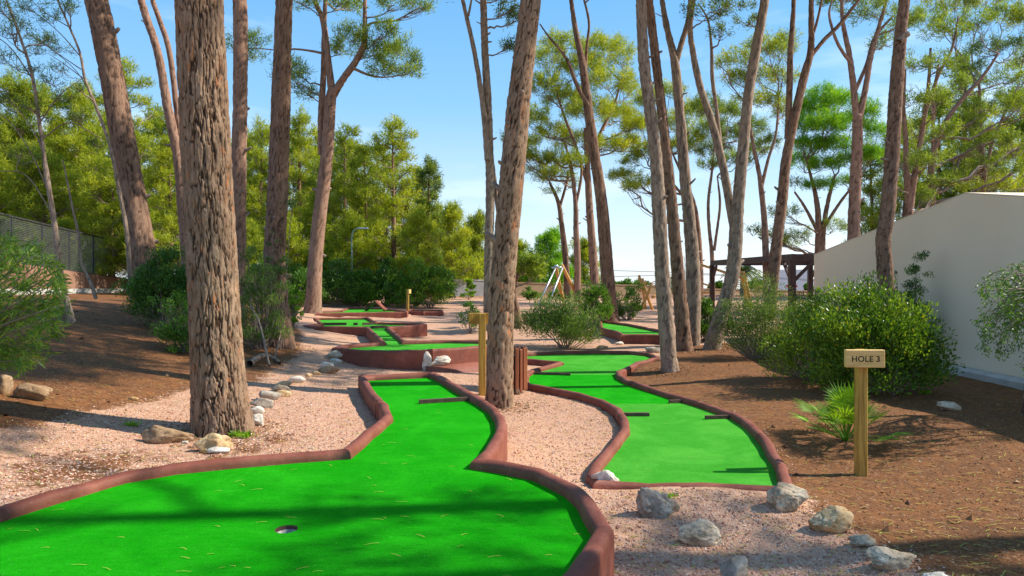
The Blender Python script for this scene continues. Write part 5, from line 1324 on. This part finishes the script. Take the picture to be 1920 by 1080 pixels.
def wallpx(x0, x1, yt0, yt1, D0, D1, mat, label, th=.25):
    a, b_ = atd(x0, yt0, D0), atd(x1, yt1, D1); t_ = unit((b_ - a)[:2]); n_ = np.array([-t_[1], t_[0]]) * th
    V = [[*a[:2], -.2], [*b_[:2], -.2], [*(b_[:2] + n_), -.2], [*(a[:2] + n_), -.2], [*a], [*b_], [*(b_[:2] + n_), b_[2]], [*(a[:2] + n_), a[2]]]
    r = thing('boundary_wall', ((a[0] + b_[0]) / 2, (a[1] + b_[1]) / 2, .4), label, 'wall', 'boundary walls')
    mk('wall', V, [[0, 3, 2, 1], [4, 5, 6, 7], [0, 1, 5, 4], [1, 2, 6, 5], [2, 3, 7, 6], [3, 0, 4, 7]], M[mat], r, smooth=False)
    u = MB(); u.beam(np.append((a[:2] + n_ * .5), a[2] + .04), np.append((b_[:2] + n_ * .5), b_[2] + .04), th + .06, .07); u.build('coping', M['concrete'] if mat == 'greywall' else M['stonewall'], r); return r
wallpx(830, 960, 526, 527, 41, 43, 'greywall', 'grey rendered far wall left of the leaning trunk')
wallpx(960.5, 1245, 531, 537, 43.2, 47, 'stonewall', 'ochre far wall behind the swing')
wallpx(1246, 1530, 541, 547, 47.2, 52, 'stonewall', 'ochre far wall behind the playground beams')
# parasols over the wall
def parasol(px, py, D, w, label, mat):
    c = atd(px, py, D); b_ = np.array([c[0], c[1], z1(c[0], c[1])]); k = D / FPX; R_ = w / 2 * k; r = thing('parasol', b_, label, 'parasol', 'parasols beyond the wall')
    n = 12; th = np.arange(n) / n * TAU; V = [[c[0] + R_ * math.cos(a), c[1] + R_ * math.sin(a), c[2] - .25] for a in th] + [[c[0] + R_ * math.cos(a), c[1] + R_ * math.sin(a), c[2] - .42] for a in th] + [[c[0], c[1], c[2] + .15]]
    mk('canopy', V, [[[i, (i + 1) % n, 24] for i in range(n)], [[i, n + i, n + (i + 1) % n, (i + 1) % n] for i in range(n)]], M[mat], r, smooth=False)
    MB().tube([b_, c], .03, 6).build('pole', M['steel'], r)
parasol(848, 526, 56, 24, 'teal parasol above the left end of the grey wall', 'teal')
parasol(906, 528, 58, 20, 'teal parasol touching the pale double stem', 'teal')
def bluebox(px, py, w, h, D, label, mat='blue'):
    c = atd(px, py, D); k = D / FPX; g = z1(c[0], c[1]); r = thing('canvas_stall', (c[0], c[1], g), label, 'stall', 'blue stalls beyond the wall')
    MB().box(c, (w * k, 1.6, h * k)).build('canopy', M[mat], r)
    for sx in (-1, 1): MB().beam((c[0] + sx * w * k * .45, c[1], g), (c[0] + sx * w * k * .45, c[1], c[2] - h * k / 2), .08).build('post', M['steel'], r)
bluebox(984, 523, 12, 9, 56, 'small blue canvas stall nearest the leaning trunk')
bluebox(1013, 525, 12, 8, 57, 'blue canvas stall in the middle behind the wall')
bluebox(1028, 527, 12, 7, 56, 'blue canvas stall nearest the swing frame')
# far white building with red lettering
c = atd(1470, 540, 95); k = 95 / FPX
r = thing('far_building', (c[0], c[1], .4), 'distant white building seen under the pergola', 'building')
MB().box((c[0] + .2, c[1], -.1), (60 * k, 5, 5.6)).build('wall', M['white'], r)
w_ = MB().box((c[0] + 5 * k, c[1] - 2.53, c[2] - 6 * k), (8 * k, .06, 9 * k)).build('window', M['glass'], r)
for q in range(5): MB().box((c[0] - 8 * k + q * .32, c[1] - 2.53, c[2] + 4 * k - (q % 2) * .25), (.2, .05, .3)).build('sign_letter', M['red'], r)
c = atd(1510, 545, 100); r = thing('far_building', (c[0], c[1], .4), 'distant low white shed right of the near pergola post', 'building')
MB().box((c[0], c[1], -.7), (50 * 100 / FPX, 4, 4)).build('wall', M['white'], r); MB().box((c[0], c[1], 1.35), (52 * 100 / FPX, 4.3, .12)).build('roof', M['rooftile'], r)
# far bushes under the pergola
for k, (x, y, w, D, lb) in enumerate([(1418, 536, 22, 60, 'round far bush left of the white building'), (1435, 538, 24, 62, 'bright far bush touching the white building'), (1345, 540, 26, 60, 'far bush behind the pergola post'), (1515, 540, 18, 70, 'small far tree under the pergola'), (1180, 536, 40, 60, 'far bush right of the dark leaning pine'), (1150, 540, 44, 62, 'far bush behind the dark leaning pine'), (1205, 540, 30, 62, 'far bush behind the climbing frame')]):
    b_ = ground_base(x, D); k_ = D / FPX; shrub(lb, b_, w / 2 * k_, w / 2 * k_, CAMZ - (y - 10 - HOR) * k_ - b_[2], 'leaf_lime' if k == 1 else 'leaf_g', 1500, ln=.2, wd=.11, clumps=30, seed=120 + k, group='far bushes')

# ---------------------------------------------------------------- playground
def beampx(r, name, pts, w, D, mat='playwood', seg=8):
    Ds = D if isinstance(D, (tuple, list)) else [D] * len(pts); P = [atd(x, y, d) for (x, y), d in zip(pts, Ds)]
    return MB().tube(P, w * np.mean(Ds) / FPX / 2, seg).build(name, M[mat], r, True)
r = thing('swing', ground_base(1040, 28), 'timber and steel swing frame right of the leaning trunk', 'swing')
D = 26
beampx(r, 'crossbar', [(1034, 502), (1056, 501)], 3, D, 'steel')
beampx(r, 'leg', [(1043, 500), (1004, 582)], 3, (D, D - 1), 'steel'); beampx(r, 'leg', [(1055, 502), (1024, 583)], 3.2, (D, D - 1), 'steel')
beampx(r, 'leg', [(1042, 499), (1050, 540), (1060, 577)], 6, (D, D + 1, D + 2)); beampx(r, 'leg', [(1054, 498), (1072, 535), (1090, 572)], 6, (D, D + 1, D + 2))
beampx(r, 'bolt_cap', [(1040, 500), (1046, 499)], 6, D, 'steel')
beampx(r, 'seat', [(1070, 575), (1084, 576)], 5, D + 1)
r = thing('climbing_frame', ground_base(1215, 29), 'crossed orange timber climbing frame between the trunks', 'climbing frame')
D = 27.5
for pts, w, d in (([(1198, 516), (1206, 545), (1212, 592)], 5, D + .6), ([(1204, 522), (1214, 556), (1228, 593)], 5.5, D), ([(1198, 592), (1207, 570), (1216, 548), (1222, 530)], 5, D - .6), ([(1199, 547), (1212, 528)], 4.5, D - .9), ([(1200, 583), (1232, 579)], 4, D + 1), ([(1222, 558), (1229, 554)], 5, D - .4)):
    beampx(r, 'beam', pts, w, d)
r = thing('play_structure', ground_base(1390, 30), 'long sloping timber play beams crossing behind the curved pale pine', 'play structure')
beampx(r, 'beam', [(1306, 494), (1345, 506), (1400, 524)], 5, (31, 30, 29))
beampx(r, 'post', [(1388, 508), (1396, 540), (1402, 580)], 6, 29.3); beampx(r, 'post', [(1394, 508), (1403, 545), (1410, 580)], 5, 30.2)
beampx(r, 'beam', [(1271, 537), (1288, 537)], 4, 31); beampx(r, 'post', [(1286, 537), (1286, 580)], 4, 31); beampx(r, 'post', [(1272, 537), (1272, 580)], 4, 31)
beampx(r, 'beam', [(1313, 549), (1340, 548)], 3.5, 31); beampx(r, 'beam', [(1313, 561), (1334, 562)], 3.5, 31); beampx(r, 'beam', [(1316, 531), (1330, 536)], 3, 31)
beampx(r, 'rope', [(1318, 505), (1318, 575)], 1, 31, 'darksteel'); beampx(r, 'rope', [(1332, 508), (1332, 575)], 1, 31, 'darksteel')
beampx(r, 'beam', [(1411, 545), (1431, 534)], 3.5, 31)
# street lamps and wires
def lamp(px, y0, y1, dx, D, label, mat):
    b_ = ground_base(px, D); r = thing('street_lamp', b_, label, 'street lamp', 'street lamps'); a = atd(px, y0, D); c = atd(px + dx, y0 - 14, D)
    mk('pole', *tubeg(crom([b_, b_ + (a - b_) * .6, a, (a + c) / 2 + [0, 0, .12], c], 16), .028, 8)[:2], M[mat], r)
    MB().box(c + np.array([.12 * np.sign(dx), 0, -.01]), (.42, .2, .07), bev=.03).build('lamp_head', M['steel'], r)
lamp(660, 442, 520, 16, 28.0, 'pale curved street lamp in front of the wood', 'lamp')
lamp(1284, 486, 520, -14, 50, 'far street lamp arching between pale trunks', 'steel')
r = thing('power_line', atd(1150, 512, 75), 'thin overhead wires crossing the far sky', 'power line')
for y_a, y_b in ((505, 512), (521, 514)):
    beampx(r, 'wire', [(1080, y_a), (1300, y_b), (1560, y_b + 14)], .8, 75, 'darksteel', 4)
for px in (1082, 1558):
    b_ = ground_base(px, 75); MB().tube([b_, b_ + [0, 0, 3.2]], .08, 6).build('pole', M['greywall'], r)

# ---------------------------------------------------------------- trees outside the frame on the sunny side (their shade falls across the lanes)
for k, (x, y, R0, zc, Rc, lb) in enumerate([(10.2, 4.7, .19, 13.0, 1.8, 'pine outside the frame beside the building corner'), (8.0, 3.5, .27, 12.0, 1.9, 'thick pine outside the frame right of the camera'),
        (9.6, 2.6, .16, 8.4, 2.4, 'pine outside the frame beyond the building corner'), (14.5, 3.8, .17, 9.0, 2.6, 'far right pine outside the frame'), (18.5, 7.5, .18, 9.4, 2.8, 'pine outside the frame behind the building')]):
    b_ = np.array([x, y, z1(x, y)]); t = Tree(lb, b_, group='tall pine trees')
    t.wood([b_ - [0, 0, .1], b_ + [.05, .03, 2], b_ + [-.05, .1, 5], b_ + [.15, .1, zc - .5]], [R0, R0 * .9, R0 * .75, R0 * .35], 'bark_mid', res=(20, 40))
    overhead(t, x, y, zc, Rc, 7)

# ---------------------------------------------------------------- loose gravel, litter, fallen needles
def scatter(n, ymin, ymax, p=1.6):
    y = ymin + (ymax - ymin) * RG.uniform(0, 1, n) ** p; x = RG.uniform(-.80, .80, n) * y; return np.c_[x, y]
def chips(name, P, size, mat, label, flat=.6, spread=1.0, rough=True):
    n = len(P); z = zg(P); B = np.array([[1, 0, 0], [-1, 0, 0], [0, 1, 0], [0, -1, 0], [0, 0, 1], [0, 0, -1]], float); F = np.array([[0, 2, 4], [2, 1, 4], [1, 3, 4], [3, 0, 4]])
    s = size * RG.uniform(.5, 1.3, n) ** 1.2; S = np.stack([s * RG.uniform(.7, 1.5, n), s * RG.uniform(.6, 1.1, n), s * flat * RG.uniform(.6, 1.2, n)], 1)
    V = B[None, :5] * S[:, None]; V = V + RG.normal(size=V.shape) * .22 * s[:, None, None]
    a = RG.uniform(0, TAU, n); c, sn = np.cos(a)[:, None], np.sin(a)[:, None]
    x, y = V[..., 0].copy(), V[..., 1].copy(); V[..., 0] = x * c - y * sn; V[..., 1] = x * sn + y * c
    V += np.c_[P, z + s * flat * .25][:, None]
    mk(name, V.reshape(-1, 3), (F[None] + np.arange(n)[:, None, None] * 5).reshape(-1, 3), M[mat], smooth=False, kind='stuff', label=label, attrs={'tint': np.repeat(RG.uniform(0, 1, n), 5)})
def free(P, m=.09):
    ok = np.ones(len(P), bool)
    for poly, _ in LANES: ok &= ~inpoly(P, poly) & (polydist(P, poly) > m)
    return ok
P = scatter(150000, 1.9, 11); P = P[free(P)]; so_ = soil_at(P); P = P[(so_ + RG.uniform(-.3, .3, len(P))) < .5]
chips('gravel', P, .0085, 'gravel', 'loose pink crushed stone covering the paths')
P = scatter(60000, 2.2, 15); P = P[free(P)]; so_ = soil_at(P); P = P[(so_ + RG.uniform(-.45, .45, len(P))) > .5]
chips('litter', P, .0085, 'litter', 'dry bark chips and needle litter on the brown soil', .35)
Pr = []
for px_, D_, R_ in ((418, 5.8, .26), (938, 8.45, .2), (528, 11.9, .26), (1255, 11.4, .16), (1284, 14, .15), (1333, 14.2, .16), (285, 13.2, .3)):
    a_ = RG.uniform(0, TAU, 900); q_ = R_ * .9 + np.abs(RG.normal(size=900)) * .22; Pr.append(np.c_[(px_ - 960) * D_ / FPX + q_ * np.cos(a_), D_ + q_ * np.sin(a_)])
Pr = np.vstack(Pr); Pr = Pr[free(Pr)]; chips('litter', Pr, .012, 'litter', 'bark flakes and needles gathered round the trunk feet', .4)
P = scatter(260, 2.4, 14); P = P[free(P)]; P = P[soil_at(P) > .45]
chips('soil_stones', P, .028, 'litter', 'scattered small stones in the brown soil', .7)
# fallen needles lying on turf and soil
def fallen(n, poly=None, z=None, ln=.05, w=.0028, ymax=9):
    P = scatter(n, 1.9, ymax, 1.3)
    P = P[inpoly(P, poly) & (polydist(P, poly) > .1)] if poly is not None else P[free(P)]
    zz = np.full(len(P), z + .004) if poly is not None else zg(P) + .008
    a = RG.uniform(-.9, .9, len(P)); d = np.c_[np.cos(a), np.sin(a), RG.normal(size=len(P)) * .04]; s = np.c_[-np.sin(a), np.cos(a), 0 * a] * w / 2; l = ln * RG.uniform(.5, 1.3, len(P))[:, None]
    C = np.c_[P, zz]; bend = s / w * l * RG.uniform(-.12, .12, len(P))[:, None]
    up = np.array([0, 0, .003])
    V = np.stack([C - d * l / 2 - s, C - d * l / 2 + s, C + bend * .5 + s + up, C + bend * .5 - s + up, C + d * l / 2 + s, C + d * l / 2 - s], 1)
    return V, len(P)
Vs = []; nn = 0
for n, poly, z in ((420, L1, TZ1), (260, L3, TZ3), (5200, None, None)):
    V, k = fallen(n, poly, z,   .055 if poly is not None else .07, .0028 if poly is not None else .004, 9 if poly is not None else 12); Vs.append(V); nn += k
V = np.concatenate(Vs).reshape(-1, 3); i = np.arange(nn)[:, None] * 6
mk('fallen_needles', V, np.vstack([i + [0, 1, 2, 3][::1], i + [3, 2, 4, 5]]), M['needle_dry'], smooth=False, kind='stuff', label='yellow fallen pine needles strewn over turf and ground', attrs={'tint': np.repeat(RG.uniform(0, 1, nn), 6)})
# pine cone by the bin, tufts of weeds
b_ = hit(969, 737); V, F = rockmesh(77, 3, (.07, .07, .08), 0, .35)
mk('pine_cone', V + b_ + [0, -.05, .03], F, M['cone'], label='open pine cone at the foot of the slatted bin', cat='pine cone')
for k, (px, py, s_) in enumerate([(460, 822, .05), (446, 818, .06), (248, 828 - 30, .05), (1250, 938, .045), (415, 838, .03), (1755 - 20, 738, .06)]):
    b_ = hit(px, py); rng = np.random.default_rng(300 + k); n = 60; C = b_ + rng.normal(size=(n, 3)) * [s_ * .6, s_ * .4, .003] + [0, 0, .004]
    V, T, A = leaves(C, unit(rng.normal(size=(n, 3)) * [.6, .6, .2] + [0, 0, .7]), s_ * .9, s_ * .3, rng, rng.uniform(.3, 1, n))
    mk('weed', V, T, M['leaf_lime'], smooth=False, attrs={'tint': A}, cat='weed', group='weeds', label=['tuft of weed at the right foot of the big pine', 'tuft of weed hugging the big pine bark', 'pale weed tuft left of the long brown stone', 'yellow green weed above the flat brownish grey stone', 'tiny weed by the tan stone', 'weed on soil under the mastic shrub'][k])
